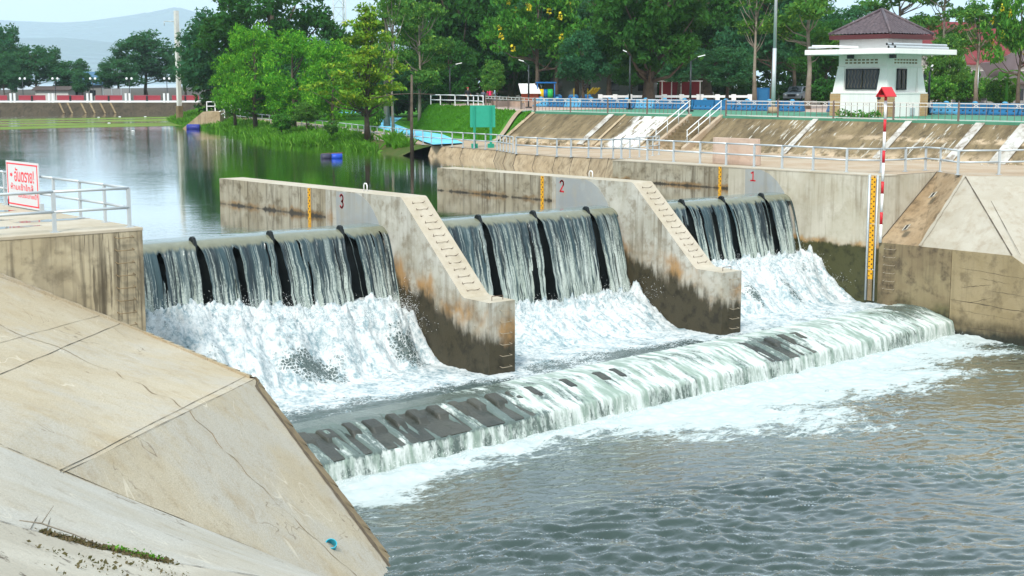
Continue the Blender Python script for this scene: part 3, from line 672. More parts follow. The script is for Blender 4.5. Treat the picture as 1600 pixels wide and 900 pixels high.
xs = np.arange(16.5, 49.001, .05); ys = np.arange(38.75, 30.3, -.05)
XX, YY = np.meshgrid(xs, ys)
top = foam_top(XX); top = np.where((XX > 27) & (XX < 29), -3.9, top)
j = fbm(XX*.55, YY*.3, 1.5, 3)
t_ = sstep(35.2+.9*j, 37.9+.4*j, YY)
ZZ = BZ + (top-BZ)*t_
lip = np.exp(-((YY-36.9-.8*j)/.7)**2)*.25*(XX < 27.5)
turb = .22*fbm(XX*.9, YY*.55, 7, 5, .55)+.16*np.abs(fbm(XX*3.6, YY*2.0, 2, 5, .6))
amp = .16+.9*np.exp(-((YY-37.3)/1.1)**2)*np.where(XX < 28, 1.05, .75)
imp = np.exp(-((YY-37.55)/.45)**2); ZZ = ZZ + imp*(.55*np.clip(fbm(XX*2.6, YY*2.2, 17, 4), 0, 1)+.22*np.abs(fbm(XX*6, YY*6, 27, 3)))
ZZ = ZZ + lip*.6 + turb*amp + .035*fbm(XX*2.2, YY*3.0, 3, 4)
calm = sstep(34.6, 32.6, YY); ZZ = np.where(calm > 0, ZZ*(1-calm*.8)+(BZ+.03*fbm(XX*1.2, YY*2.2, 5, 4))*calm*.8, ZZ)
foam = .68-.17*calm + .10*fbm(XX*.35, YY*.5, 11, 3)
hole = np.exp(-(((XX-22.6)/1.2)**2+((YY-35.9)/.55)**2)) + .9*np.exp(-(((XX-26.3)/.65)**2+((YY-36.3)/.6)**2)) + .8*np.exp(-(((XX-19.3)/.9)**2+((YY-35.4)/.4)**2))
for hx in (41.2, 43.4, 45.6): hole += .95*np.exp(-(((XX-hx)/.28)**2+((YY-35.8)/.6)**2))
foam -= .29*hole
left = sstep(24.5, 20, XX+.6*fbm(XX*.5, YY)*2); foam -= .20*calm*sstep(27.8, 26.3, XX)*sstep(33.3, 32, YY)
foam -= .16*sstep(32.6, 31.6, YY)*sstep(33, 36.5, XX)*sstep(41.5, 39, XX)
foam -= .12*np.exp(-((YY-33.3)/.9)**2)*(XX > 29)*(XX < 37)
V = np.stack([XX, YY, ZZ], -1).reshape(-1, 3)
o = np_mesh('basin_water', V, grid_faces(len(ys), len(xs), (YY > sill_y(XX)+1.85)[:-1, :-1])[:, ::-1], MT['foam']); put_attr(o, 'foam', foam); tag(o, kind='structure')

# weir sill: dark concrete apron with a row of baffle blocks
MT['sill'] = conc('sill_concrete', (.040,.043,.038), (.065,.065,.052), (.018,.024,.016), streak=0, blotch=.6, bump=.8, spots=.6)
MT['sill'].node_tree.nodes['Principled BSDF'].inputs['Roughness'].default_value = .22
sill = thing('weir_sill', 'dark stepped sill with a row of blocks across the foot of the weir', 'weir sill', (33, 29, -8))
mb = MB(); n = 60; xa = np.linspace(16.5, 48.97, n+1)
prof = [(2.4, -7.9), (2.4, -5.5), (1.75, -5.22), (1.4, -5.25), (.02, -5.60), (-.02, -7.9)]
pts = [[(x, float(sill_y(x))+a, z) for a, z in prof] for x in xa]
for P, Q in zip(pts[:-1], pts[1:]):
    for i in range(5): mb.face([P[i], Q[i], Q[i+1], P[i+1]])
mb.build('apron', MT['sill'], sill)
bx = 17.2
while bx < 41:
    if bx < 30.6 or 36.6 < bx < 40.5 or random.random() < .1:
        w = .46*random.uniform(.75, 1.2); dz = random.uniform(-.05, .03); y = float(sill_y(bx)); m = MB()
        P = [(bx-w/2, y+1.62, -5.36), (bx+w/2, y+1.62, -5.36), (bx+w/2, y+.65, -5.56), (bx-w/2, y+.65, -5.56), (bx-w/2*.7, y+1.5, -5.11+dz), (bx+w/2*.8, y+1.46, -5.12+dz), (bx+w/2*.75, y+.95, -5.24+dz), (bx-w/2*.7, y+1.0, -5.24+dz)]
        m.poly(P, [(0,3,2,1),(4,5,6,7),(0,1,5,4),(1,2,6,5),(2,3,7,6),(3,0,4,7)][::1]); m.build('baffle_block', MT['sill'], sill, .06)
    bx += .74

# overflow over the sill
def over_mat():
    t = NT('overflow_water'); uv = t.n('UVMap').outputs[0]; u, v, _ = t.sep(uv)
    a = t.n('Attribute'); a.attribute_name = 'foam'; f = a.outputs['Fac']
    vec = t.map(uv, (1, .22, 1)); st = t.noise(3.6, 5, .65, vec, .3); fine = t.noise(11, 5, .7, t.map(uv, (1, .5, 1)), .3)
    k = t.ramp(t.math('ADD', t.math('ADD', t.math('MULTIPLY', st, .6), t.math('MULTIPLY', fine, .4)), t.math('SUBTRACT', f, .5)), .42, .60)
    c = t.mix(k, t.mix(t.noise(2, 3), (.05,.075,.07), (.13,.17,.145)), t.mix(t.ramp(t.noise(3, 5, .6, vec), .38, .6), (.24,.31,.26), (.60,.64,.61)))
    h = t.math('ADD', t.noise(5, 5, .6, vec), t.math('MULTIPLY', t.noise(18, 4), .5))
    return t.fin(c, t.ramp(k, 0, 1, .12, .7), t.bump(h, .6, .06), spec=.5)
MT['over'] = over_mat()
oprof = np.array([(2.6, -5.20), (1.9, -5.165), (1.5, -5.16), (1.3, -5.185), (.7, -5.365), (.10, -5.55), (.0, -5.585), (-.05, -5.70), (-.09, -5.90), (-.13, -6.15), (-.16, -6.4)])
os_ = np.concatenate([[0], np.cumsum(np.hypot(*np.diff(oprof, axis=0).T))])
sv = np.linspace(0, os_[-1], 70); oy = np.interp(sv, os_, oprof[:, 0]); oz = np.interp(sv, os_, oprof[:, 1])
xs2 = np.arange(16.5, 48.97, .045); XX, S = np.meshgrid(xs2, sv)
thick = np.clip(sstep(24.0, 28.0, XX+.4*fbm(XX*1.5, S)) - .75*sstep(36.5, 37.5, XX)*sstep(40.4, 39.2, XX)*sstep(.8, 1.2, S), 0, 1)
rid = fbm(XX*2.1, S*.25, 21, 3)
trick = sstep(-.2, .12, rid)
slope = sstep(.75, 1.25, S)*sstep(2.72, 2.5, S)                 # the sloping stretch where blocks stand proud
ZZ = np.interp(S, sv, oz) - .15*slope*(1-thick)*(1-trick) + .022*fbm(XX*3.2, S*1.6, 31, 4)*(thick+.15) + .012*thick
YY = sill_y(XX)+np.interp(S, sv, oy) - sstep(3.0, 3.4, S)*(.05*np.abs(fbm(XX*4, S*.3, 8, 3)))
foam = np.where(S > 3.0, .50, .0) + 0*XX
foam = (.31+.275*thick) + .24*sstep(2.6, 2.8, S)*(1-thick) - .05*sstep(2.7,2.9,S)*thick*sstep(34,28,XX) + .13*fbm(XX*.7, S*.5, 3, 4) - .12*sstep(44.5, 48, XX)*sstep(2.2, 1.5, S) + .06*sstep(0.9, .2, S)
foam += .13*slope*(1-thick)*trick
mask = ((thick+trick+(1-slope)) > .35)
fm = mask[:-1, :-1] | mask[1:, 1:] | mask[:-1, 1:] | mask[1:, :-1]
V = np.stack([XX, YY, ZZ], -1).reshape(-1, 3)
o = np_mesh('overflow_water', V, grid_faces(len(sv), len(xs2), fm)[:, ::-1], MT['over'], True, np.stack([XX, S], -1).reshape(-1, 2)); put_attr(o, 'foam', foam); tag(o, kind='structure')

# tail water
FE = np.array([(16.0, 25.9), (17.6, 25.9), (19.2, 26.0), (22.7, 26.6), (26.1, 27.0), (28.3, 26.1), (30.2, 24.5), (31.4, 22.8), (33, 22.3), (37, 23.8), (41.4, 25.0), (46.8, 26.2), (52, 26.5)])
def tail_mat():
    t = NT('tail_water'); p = t.pos
    a = t.n('Attribute'); a.attribute_name = 'foam'; f = a.outputs['Fac']
    q = t.map(p, (1, 2.0, 1), rot=(0, 0, R(20)))
    n1 = t.noise(.75, 9, .70, q, .7); n2 = t.noise(5, 7, .75, q, .4)
    n = t.math('ADD', t.math('MULTIPLY', n1, .62), t.math('MULTIPLY', n2, .38))
    cell = t.vor(1.6, t.map(p, (1, 1.5, 1)), 'DISTANCE_TO_EDGE'); web = t.ramp(cell, .0, .10, .035, 0)
    k = t.ramp(t.math('ADD', t.math('ADD', n, web), t.math('SUBTRACT', f, .5)), .48, .60)
    sp = t.math('MULTIPLY', t.ramp(t.noise(5.0, 5, .7, t.map(p, (1, 1.7, 1), rot=(0, 0, R(37)))), .64, .72), t.ramp(t.noise(.35, 4, .6, t.map(p, (1, 1.8, 1), rot=(0, 0, R(20)))), .47, .60))
    k = t.math('MAXIMUM', k, t.math('MULTIPLY', sp, .6))
    aer = t.ramp(f, -.35, .55)
    deep = t.mix(t.noise(.4, 4), (.010,.024,.018), (.020,.036,.028))
    c = t.mix(aer, deep, (.055,.08,.066))
    c = t.mix(k, c, t.mix(t.noise(2.5, 5, .65), (.33,.41,.40), (.56,.59,.59)))
    h = t.math('ADD', t.noise(2.2, 3, .5, t.map(p, (1, 2.3, 1), rot=(0, 0, R(37)))), t.math('MULTIPLY', t.noise(9, 4, .6, t.map(p, (1, 1.8, 1), rot=(0, 0, R(37)))), .12))
    return t.water(c, .05, t.bump(h, .30, .08), k, 2.05)
MT['tail'] = tail_mat()
xs3 = np.arange(15.0, 62.01, .07); ys3 = np.concatenate([np.arange(30.9, 12, -.05), np.arange(12, -30, -.5)])
XX, YY = np.meshgrid(xs3, ys3)
fe = np.interp(XX, FE[:, 0], FE[:, 1]); sy = sill_y(XX)
A0, B0 = XX*.80-YY*.60, XX*.60+YY*.80
tt = (YY-fe)/(np.maximum(sy-fe, 1))                             # 1 at the sill, 0 at the edge of the foam
foam = np.clip(.42+.38*tt, -.14, .80) + .15*fbm(A0*.16, B0*.42, 3, 4)
foam = np.where(YY > sy-1.0, foam+.2*(YY-sy+1.0), foam)
A_, B_ = XX*.80-YY*.60, XX*.60+YY*.80
wob = fbm(A_*.2, B_*.25, 2, 2)
wv = fbm(A_*.4+wob*.4, B_*1.1+wob*.8, 4, 2, .45); wv2 = fbm(A_*.8+wob*.6, B_*1.75+wob*1.1, 14, 2, .45); wv3 = fbm(A_*1.7, B_*3.4+wob*2, 24, 2, .45)
near = sstep(0, -3.5, YY-fe)
ZZ = DZ + (.05*wv + .085*np.exp(-(wv2*2.6)**2) + .05*np.exp(-(wv3*2.4)**2))*(.35+.65*near)*(.30+.85*sstep(-.5, .5, fbm(A_*.10, B_*.16, 33, 3))) + np.exp(-((YY-sy+.7)/.6)**2)*(.10+.10*fbm(XX*1.5, YY*1.5, 4, 4)) + .06*fbm(XX*1.1, YY*1.4, 9, 4)*sstep(-1, 2, YY-fe)
V = np.stack([XX, YY, ZZ], -1).reshape(-1, 3)
o = np_mesh('tail_water', V, grid_faces(len(ys3), len(xs3))[:, ::-1], MT['tail']); put_attr(o, 'foam', foam); tag(o, kind='structure')

# spray: droplets thrown up where the falls strike
MT['drop'] = plain('spray_white', (.86,.88,.88), .5, var=.03)
OCT = np.array([(1,0,0),(-1,0,0),(0,1,0),(0,-1,0),(0,0,1),(0,0,-1)], float); OF = np.array([(0,2,4),(2,1,4),(1,3,4),(3,0,4),(2,0,5),(1,2,5),(3,1,5),(0,3,5)])
def droplets(name, C, r):
    k = len(C); V = (C[:, None, :]+OCT[None]*r[:, None, None]*RNG.uniform(.7, 1.3, (k, 6, 1))).reshape(-1, 3); F = (OF[None]+np.arange(k)[:, None, None]*6).reshape(-1, 3)
    o = np_mesh(name, V, F, MT['drop'], True); tag(o, kind='stuff'); return o
C = []
for gx0, gx1, sp, zb, where in GATES:
    w = gx1-gx0; n = int(w*1100)
    x = RNG.uniform(gx0+.1, gx1-.1, n); hgt = np.abs(RNG.normal(0, .30, n))*(.6+.8*np.clip(fbm(x*1.2, gx0, 3, 3)+.4, 0, 2)); y = RNG.normal(37.45, .38, n)
    z = foam_top(x)+hgt-.35+(y-37.45)*.15; C.append(np.stack([x, np.minimum(y, 38.0), z], -1))
x = RNG.uniform(16.8, 48.6, 2600); y = sill_y(x)-.45+RNG.normal(0, .18, 2600); C.append(np.stack([x, y, DZ+.05+np.abs(RNG.normal(0, .13, 2600))], -1))
for hx, hy, n in ((26.8, 36.6, 160), (23, 35.6, 300), (37.7, 36.6, 120), (47.7, 35.6, 200)):
    C.append(np.stack([RNG.normal(hx, .35, n), RNG.normal(hy, .5, n), np.interp(RNG.normal(hy, .3, n), [34, 37.5], [BZ, -3.7])+np.abs(RNG.normal(0, .22, n))], -1))
C = np.concatenate(C); droplets('spray', C, RNG.uniform(.004, .013, len(C)))
# ================================================================== right bank: walkway, embankment, plaza
PZ = 1.8; LZ = -.2
def struct(mb, name, mats): return tag(mb.build(name, mats), kind='structure')
def paving(name, a, b, c, sc=.5):
    t = NT(name); p = t.pos
    col = t.mix(t.ramp(t.noise(sc, 5, .6), .36, .66), a, b); col = t.mix(t.ramp(t.noise(sc*5, 5, .7), .55, .75, 0, .6), col, c)
    return t.fin(col, .85, t.bump(t.noise(12, 5, .65), .3, .03))
MT['walk'] = paving('walkway_concrete', (.36,.26,.17), (.42,.335,.245), (.29,.195,.115))
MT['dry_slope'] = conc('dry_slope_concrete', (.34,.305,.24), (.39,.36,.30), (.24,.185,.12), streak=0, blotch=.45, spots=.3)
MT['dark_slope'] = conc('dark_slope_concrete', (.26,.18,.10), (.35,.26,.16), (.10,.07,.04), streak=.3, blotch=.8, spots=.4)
MT['revet'] = conc('revetment_concrete', (.36,.27,.165), (.43,.34,.225), (.18,.13,.075), streak=.7, blotch=.8)
MT['green_court'] = paving('green_court_paint', (.055,.19,.115), (.08,.24,.155), (.13,.23,.17))
MT['plaza'] = paving('plaza_paving', (.40,.28,.22), (.48,.36,.30), (.30,.23,.18))
MT['blue_path'] = paving('blue_path_paint', (.13,.46,.66), (.18,.54,.72), (.20,.44,.56))
def grassmat(name, a, b, c):
    t = NT(name); col = t.mix(t.ramp(t.noise(.5, 5), .38, .62), a, b); col = t.mix(t.ramp(t.noise(6, 5, .7), .5, .7, 0, .7), col, c)
    return t.fin(col, .9, t.bump(t.noise(14, 6, .75), .9, .12), spec=.1)
MT['lawn'] = grassmat('lawn_grass', (.05,.19,.012), (.085,.27,.02), (.03,.11,.012))
MT['rough_ground'] = grassmat('rough_grass_ground', (.10,.11,.035), (.06,.11,.02), (.15,.11,.06))
def embank_mat():
    t = NT('embankment_concrete'); p = t.pos; x, y, z = t.sep(p)
    n = t.noise(.9, 7, .7, t.map(p, (.35, 1, .35)))
    c = t.mix(t.ramp(n, .38, .62), (.115,.085,.045), (.22,.165,.09))
    c = t.mix(t.ramp(t.noise(2.6, 7, .75, t.map(p, (.5, 1, .5))), .48, .70, 0, .75), c, (.045,.035,.02))
    lo = t.math('ADD', t.ramp(z, .55, 0), t.math('MULTIPLY', t.ramp(y, 50, 40), t.ramp(t.math('ABSOLUTE', t.math('SUBTRACT', z, .95)), .18, .05)))
    c = t.mix(t.math('MULTIPLY', lo, t.ramp(t.noise(1.2, 6, .7), .42, .58)), c, (.47,.36,.24))
    fl = t.ramp(t.math('ADD', t.noise(3.2, 5, .65, t.map(p, (.25, 1.6, .25))), t.ramp(y, 60, 48, -.06, .01)), .57, .64)   # lime flakes
    c = t.mix(t.math('MULTIPLY', fl, t.ramp(t.noise(.5, 4), .46, .6)), c, (.50,.48,.42))
    wb = t.math('MULTIPLY', t.ramp(t.math('ABSOLUTE', t.math('SUBTRACT', y, t.math('ADD', 59.6, t.math('MULTIPLY', t.noise(1.1, 4), 1.6)))), 1.5, .9), t.ramp(t.noise(2.5, 5, .7, t.map(p, (.4, 1, .4))), .36, .5))
    c = t.mix(wb, c, (.68,.68,.66))
    return t.fin(c, .9, t.bump(t.noise(5, 7, .75), .7, .06))
MT['embank'] = embank_mat()

# pyramid transition below the walkway
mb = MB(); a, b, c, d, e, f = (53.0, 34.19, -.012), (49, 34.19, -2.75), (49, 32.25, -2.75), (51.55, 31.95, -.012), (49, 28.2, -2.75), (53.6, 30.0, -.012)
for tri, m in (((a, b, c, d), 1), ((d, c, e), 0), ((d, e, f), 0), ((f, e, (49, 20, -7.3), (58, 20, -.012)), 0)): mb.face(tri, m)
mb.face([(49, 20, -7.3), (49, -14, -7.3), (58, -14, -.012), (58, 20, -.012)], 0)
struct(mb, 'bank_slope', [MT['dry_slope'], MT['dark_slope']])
jb = MB()
up = Vector((-.012, -.006, .012))
for P, Q, w in (((51.55, 31.95, 0), (49, 32.25, -2.74), .16), (d, e, .04), ((51.9, 31.5, -.15), (49.1, 27.9, -2.74), .02), (f, (49.05, 27.4, -3.1), .03), (a, b, .06)): crack_strip(jb, [Vector(P)+(Vector(Q)-Vector(P))*i/14+up for i in range(15)], w, 1 if w == .16 else 0)
struct(jb, 'bank_slope_joint', [MT['joint'], MT['dry_slope']])
wh = thing('weep_hole', 'dark square weep hole high on the brown slope beside the abutment', 'weep hole', (51.9, 33.5, -.8), 'weep holes in the brown slope')
def weep(q, par):
    n = (Vector(b)-Vector(a)).cross(Vector(d)-Vector(a)).normalized(); n = n if n.z > 0 else -n
    u = (Vector(b)-Vector(a)).normalized(); v = n.cross(u); q = Vector(q)
    m = MB(); m.poly([q+u*i*.14+v*j*.09+n*.004 for i, j in ((-1,-1),(1,-1),(1,1),(-1,1))], [(0,1,2,3)]); m.build('opening', MT['black_ink'], par)
    m = MB()
    for i, j, k, l in ((-1,-1,1,-1), (1,-1,1,1), (1,1,-1,1), (-1,1,-1,-1)): m.bar(q+u*i*.17+v*j*.12+n*.004, q+u*k*.17+v*l*.12+n*.004, .05, .02)
    m.build('rim', MT['dry_slope'], par)
def onface(s, r): return Vector(a)+(Vector(b)-Vector(a))*s+(Vector(d)-Vector(a))*r
weep(onface(.30, .48), wh)
wh2 = thing('weep_hole', 'dark square weep hole low on the brown slope beside the marker pole', 'weep hole', (50, 33.6, -1.9), 'weep holes in the brown slope'); weep(onface(.75, .48), wh2)

# walkway and revetment
mb = MB(); mb.face([(x, y, -.006) for x, y in ((50.1, 34.21), (53.0, 34.21), (51.55, 31.95), (53.6, 30.0), (58, 20), (58, -14), (60.2, -14), (60.2, 49.9), (50.1, 49.9))])
WE = [(50.05, 49.9, -.006), (52.0, 54.6, -.2), (53.0, 58.5, -.3), (53.7, 62.7, -.33), (55.9, 67.1, -.35), (56.8, 75, -.35), (58.9, 83.4, -.35), (62.4, 93.5, -.35), (68, 109, -.35), (74.3, 128, -.3), (81.5, 149.7, -.3)]
WF = [(60.2, 49.9, -.006), (60.2, 54.6, -.01), (60.2, 58.5, -.05), (60.2, 62.7, -.1), (60.6, 67.1, -.15), (61.5, 75, -.19), (62.5, 83.0, -.19), (66.2, 92.5, -.19), (71.8, 107.8, -.19), (78, 126.5, -.19), (85.2, 148, -.19)]
for i in range(len(WE)-1): mb.face([WE[i], WF[i], WF[i+1], WE[i+1]], 0)
for i in range(5): mb.face([WE[i], WE[i+1], (WE[i+1][0]-.75, WE[i+1][1]-.35, -1.45), (WE[i][0]-.75, WE[i][1]-.35, -1.45)], 1)
mb.face([WE[5], (WE[5][0]-.75, WE[5][1]-.35, -1.45), (61.5, 75.2, -1.45), WF[5]], 1)
struct(mb, 'walkway', [MT['walk'], MT['revet']])
mb = MB()
for i in range(5):
    for t in (.0, .5): 
        P = lerp(WE[i], WE[i+1], t); crack_strip(mb, [(P[0], P[1], P[2]+.01), (P[0]-.75, P[1]-.35, -1.44)], .05, lift=.012)
        crack_strip(mb, [(P[0]-.02, P[1]-.01, P[2]-.0), (lerp(WE[i], WE[i+1], t+.5)[0]-.02, lerp(WE[i], WE[i+1], t+.5)[1], lerp(WE[i], WE[i+1], t+.5)[2])], .04, lift=.012)
struct(mb, 'walkway_joint', MT['joint'])
dm = MB()
for i in range(70):
    x = random.uniform(58.6, 60.1); y = random.uniform(34, 70); dm.ball((x, y, .0), random.uniform(.02, .06), seg=5, rings=3)
tag(dm.build('gravel', MT['dirt']), kind='stuff')

# embankment with kerb strips and stair
ST0, ST1 = 54.9, 57.6
mb = MB()
for y0, y1 in ((-14, ST0), (ST1, 71.7)):
    n = max(2, int((y1-y0)/.8)); m = 6
    for i in range(n):
        for j in range(m):
            q = lambda I, J: (60.1+2.75*J/m, y0+(y1-y0)*I/n, -.03+(PZ-.0)*J/m + (.05*float(perlin((y0+(y1-y0)*I/n)*.6, J*.7)) if 0 < J < m else 0))
            mb.face([q(i, j), q(i, j+1), q(i+1, j+1), q(i+1, j)][::-1], 0, True)
mb.face([(60.1, -14, -.03), (60.1, 71.7, -.03), (60.1, 71.7, -.7), (60.1, -14, -.7)])
struct(mb, 'embankment', MT['embank'])
mb = MB()
def ribbon(y, w, m, skew=0): mb.prism([(60.05, y-w/2, 0), (60.05, y+w/2, 0), (62.86, y+w/2+skew, PZ+.03), (62.86, y-w/2+skew, PZ+.03)], (0, 0, .035), m)
for y, w, m in ((71.6, .35, 0), (64.1, .5, 1), (62.9, .2, 0), (59.0, .12, 0), (48.2, .35, 1), (42.3, .38, 1), (38.2, .5, 1), (35.6, .9, 1), (33.2, .5, 1), (30.5, .4, 1)): ribbon(y, w, m, .0)
MT['strip'] = conc('lime_strip', (.34,.31,.26), (.50,.49,.46), (.16,.12,.08), streak=0, blotch=.9, spots=.6)
struct(mb, 'embankment_strip', [MT['revet'], MT['strip']])
sr = thing('stair', 'weathered concrete stair climbing the brown embankment between pipe handrails', 'stair', (61.4, 56.2, 0))
mb = MB(); ns = 10
for i in range(ns):
    x = 60.0+2.85*i/ns; z = PZ*(i+1)/ns; mb.box((x, ST0+.25, -.1), (62.85, ST1-.25, z-.004))
mb.build('steps', MT['embank'], sr)
for y in (ST0, ST1-.25):
    m = MB(); m.prism([(59.6, y, -.1), (59.6, y, .12), (62.86, y, PZ+.14), (62.86, y, -.1)], (0, .25, 0)); m.build('stringer', MT['walk'], sr)
    for hz, nm in ((.95, 'handrail'), (.62, 'handrail')):
        m = MB(); m.tube((59.9, y+.12, .12+hz), (62.85, y+.12, PZ+hz), .03); m.build(nm, MT['white_paint'], sr)
    for i in range(4):
        x = 59.95+2.85*i/3; m = MB(); m.tube((x, y+.12, (x-59.9)*.6), (x, y+.12, (x-59.9)*.575+1.06), .025); m.build('baluster', MT['steel'], sr)

# plaza slab and mound
mb = MB(); PE = [(62.85, 71.7), (73.5, 91.7), (75, 99), (82, 106), (100, 112), (190, 118)]
mb.face([(x, y, PZ) for x, y in [(62.85, -14)]+PE+[(190, -14)]], 0); mb.face([(62.85, -14, PZ), (62.85, 71.7, PZ), (62.85, 71.7, -.1), (62.85, -14, -.1)], 0)
struct(mb, 'plaza', MT['plaza'])
mb = MB(); mb.face([(62.86, -14, PZ+.004), (62.86, 71.6, PZ+.004), (66, 77, PZ+.004), (78, 77, PZ+.004), (78.5, -14, PZ+.004)][::-1])
mb.box((62.8, -14, PZ-.06), (63.15, ST0, PZ+.06)); mb.box((62.8, ST1, PZ-.06), (63.15, 71.6, PZ+.06)); struct(mb, 'green_court', MT['green_court'])
mb = MB(); mb.box((63.6, 43, PZ+.002), (64.6, 54, PZ+.05)); struct(mb, 'flower_bed', MT['dirt'])
FT = [(60.15, 71.7), (68, 88), ground_at(645, 124), ground_at(628, 141), (104, 130), (190, 134)]
V = []; n, m = 60, 12
for i in range(n+1):
    p, q = poly_at(PE, 5*i/n-1e-9*(i == n)), poly_at(FT, 5*i/n-1e-9*(i == n))
    for j in range(m+1):
        t = j/m; s = t*t*(3-2*t); x, y = lerp(p, q, t); V.append((x, y, PZ+.01+(LZ-.05-PZ)*s+.12*float(perlin(x*.5, y*.5))*(0 < j < m)))
o = np_mesh('mound', V, grid_faces(n+1, m+1)[:, ::-1], MT['lawn']); tag(o, kind='structure'); MOUND = np.array(V)
mb = MB(); P = [(lerp(PE[0], PE[1], t), lerp(FT[0], FT[1], t)) for t in (.1, .16, .2)]
for k in range(8):
    a_, b_ = k/8, (k+1)/8
    for (p0, q0), (p1, q1) in ((P[0], P[1]),):
        f_ = lambda p, q, t: (*lerp(p, q, t), PZ+.16+(LZ-.05-PZ)*(t*t*(3-2*t)))
        mb.face([f_(p0, q0, a_), f_(p1, q1, a_), f_(p1, q1, b_), f_(p0, q0, b_)])
struct(mb, 'ramp_path', MT['walk'])
# ground beyond and the lawn
mb = MB(); mb.face([(x, y, LZ) for x, y in ((60.2, 60), (60.6, 67.1), (61.5, 75), (62.5, 83), (66.2, 92.5), (71.8, 107.8), (78, 126.5), (85.2, 148), (90, 165), (112, 195), (190, 240), (190, 60))])
struct(mb, 'lawn', MT['lawn'])
mb = MB(); mb.face([(x, y, LZ+.004) for x, y in [ground_at(px, D) for px, D in ((587, 178), (629, 167), (614, 141), (640, 122), (691, 110.5), (724, 94.5), (676, 92), (653, 100), (615, 116), (578, 133), (585, 150))]])
mb.face([(x, y, LZ+.004) for x, y in [ground_at(px, D) for px, D in ((520, 214), (566, 214), (562, 186), (530, 190))]]); mb.face([(x, y, LZ+.004) for x, y in [ground_at(px, D) for px, D in ((590, 240), (655, 240), (655, 226), (590, 228))]])
struct(mb, 'blue_path', MT['blue_path'])
# shore below the upstream railing: earth slope from the walkway edge into the lake
SH = [(54.9, 76), (56.6, 80.5), (57.4, 84.8), (59.5, 91.3), (58.0, 95), (58.8, 101), (62.5, 110), (66, 118), (70.6, 131), (72.2, 138), (80, 157), (86, 170), (108, 205)]
WE2 = WE[5:]+[(87, 163, -.3), (92, 172, -.3), (112, 204, 0)]
V = []; n, m = 90, 10
for i in range(n+1):
    p = poly_at([(x, y, z) for x, y, z in WE2], (len(WE2)-1)*i/n-1e-9*(i == n))
    sx = np.interp(p[1]+1.0, [q[1] for q in SH], [q[0] for q in SH])
    for j in range(m+1):
        t = j/m; x = p[0]+.05+(sx-.6-p[0])*t; V.append((x, p[1]+t*1.0, p[2]-.02+(WZ-.25-p[2])*t**1.3+.10*float(perlin(x*.8, p[1]*.8))*(0 < j < m)))
o = np_mesh('shore', V, grid_faces(n+1, m+1), MT['rough_ground']); tag(o, kind='structure'); SHV = np.array(V).reshape(n+1, m+1, 3)

railing('railing', 'grey pipe railing bending inland along the low walkway by the lake', [(x-.0, y, z) for x, y, z in ((51.0, 51.9, -.08), (51.6, 53.4, -.15), (52.1, 54.9, -.2), (52.5, 56.7, -.25), (52.9, 58.3, -.3), (53.3, 60.4, -.31), (53.6, 62.6, -.33))], .97, 'grey pipe railings', ends=((50.2, 50.5, 0), None))
railing('railing', 'white pipe railing along the lake shore past the green board', [poly_at(WE[3:], t/6) for t in range(1, 40)], .95, 'grey pipe railings', r=.035, pw=.07)

# plaza fence: bays of brown bars between white rails
MT['fence_bar'] = plain('fence_brown', (.17,.12,.10), .6); MT['fence_white'] = plain('fence_white', (.62,.60,.57), .5)
def fence(label, y0, y1, x0=63.0, x1=63.0, bay=3.75):
    root = thing('plaza_fence', label, 'fence', (x0, y0, PZ), 'fences along the plaza edge'); n = max(1, round(abs(y1-y0)/bay))
    at = lambda t: (x0+(x1-x0)*t, y0+(y1-y0)*t)
    for i in range(n+1):
        x, y = at(i/n); m = MB(); m.cbox((x, y, PZ+.50), (.08, .08, .92)); m.ball((x, y, PZ+.99), .05, seg=6, rings=4); m.build('post', MT['fence_bar'], root)
    for i in range(n):
        a_, b_ = at(i/n), at((i+1)/n); m = MB(); k = 10
        for z, h in ((PZ+.94, .045), (PZ+.76, .035), (PZ+.12, .035)): m.bar((*a_, z), (*b_, z), .035, h, 1)
        for j in range(1, k):
            x, y = lerp(a_, b_, j/k); m.cbox((x, y, PZ+.52), (.022, .022, .82), 0)
        for j in (1, 4, 7, 9):
            p = Vector((*lerp(a_, b_, (j+.18)/k), 0)); q = Vector((*lerp(a_, b_, (j+.82)/k), 0))
            if j == 9: continue
            m.bar(p+Vector((0,0,PZ+.79)), q+Vector((0,0,PZ+.91)), .02, .03, 1); m.bar(p+Vector((0,0,PZ+.91)), q+Vector((0,0,PZ+.79)), .02, .03, 1)
        m.build('fence_panel', [MT['fence_bar'], MT['fence_white']], root)
fence('brown and white plaza fence running in front of the white guardhouse', -10, ST0-.1)
fence('brown and white plaza fence from the stair towards the playground', ST1+.1, 71.6)
fence('brown plaza fence turning away above the green mound', 72.0, 86.5, 63.3, 70.9)
railing('railing', 'white two bar railing at the plaza corner above the mound', [(71.2, 87.2, PZ), (72.0, 88.8, PZ), (72.8, 90.4, PZ), (73.5, 92, PZ), (74.1, 94.5, PZ), (74.7, 97.3, PZ), (75.1, 99.2, PZ)], .95, 'grey pipe railings', mat='white_paint')

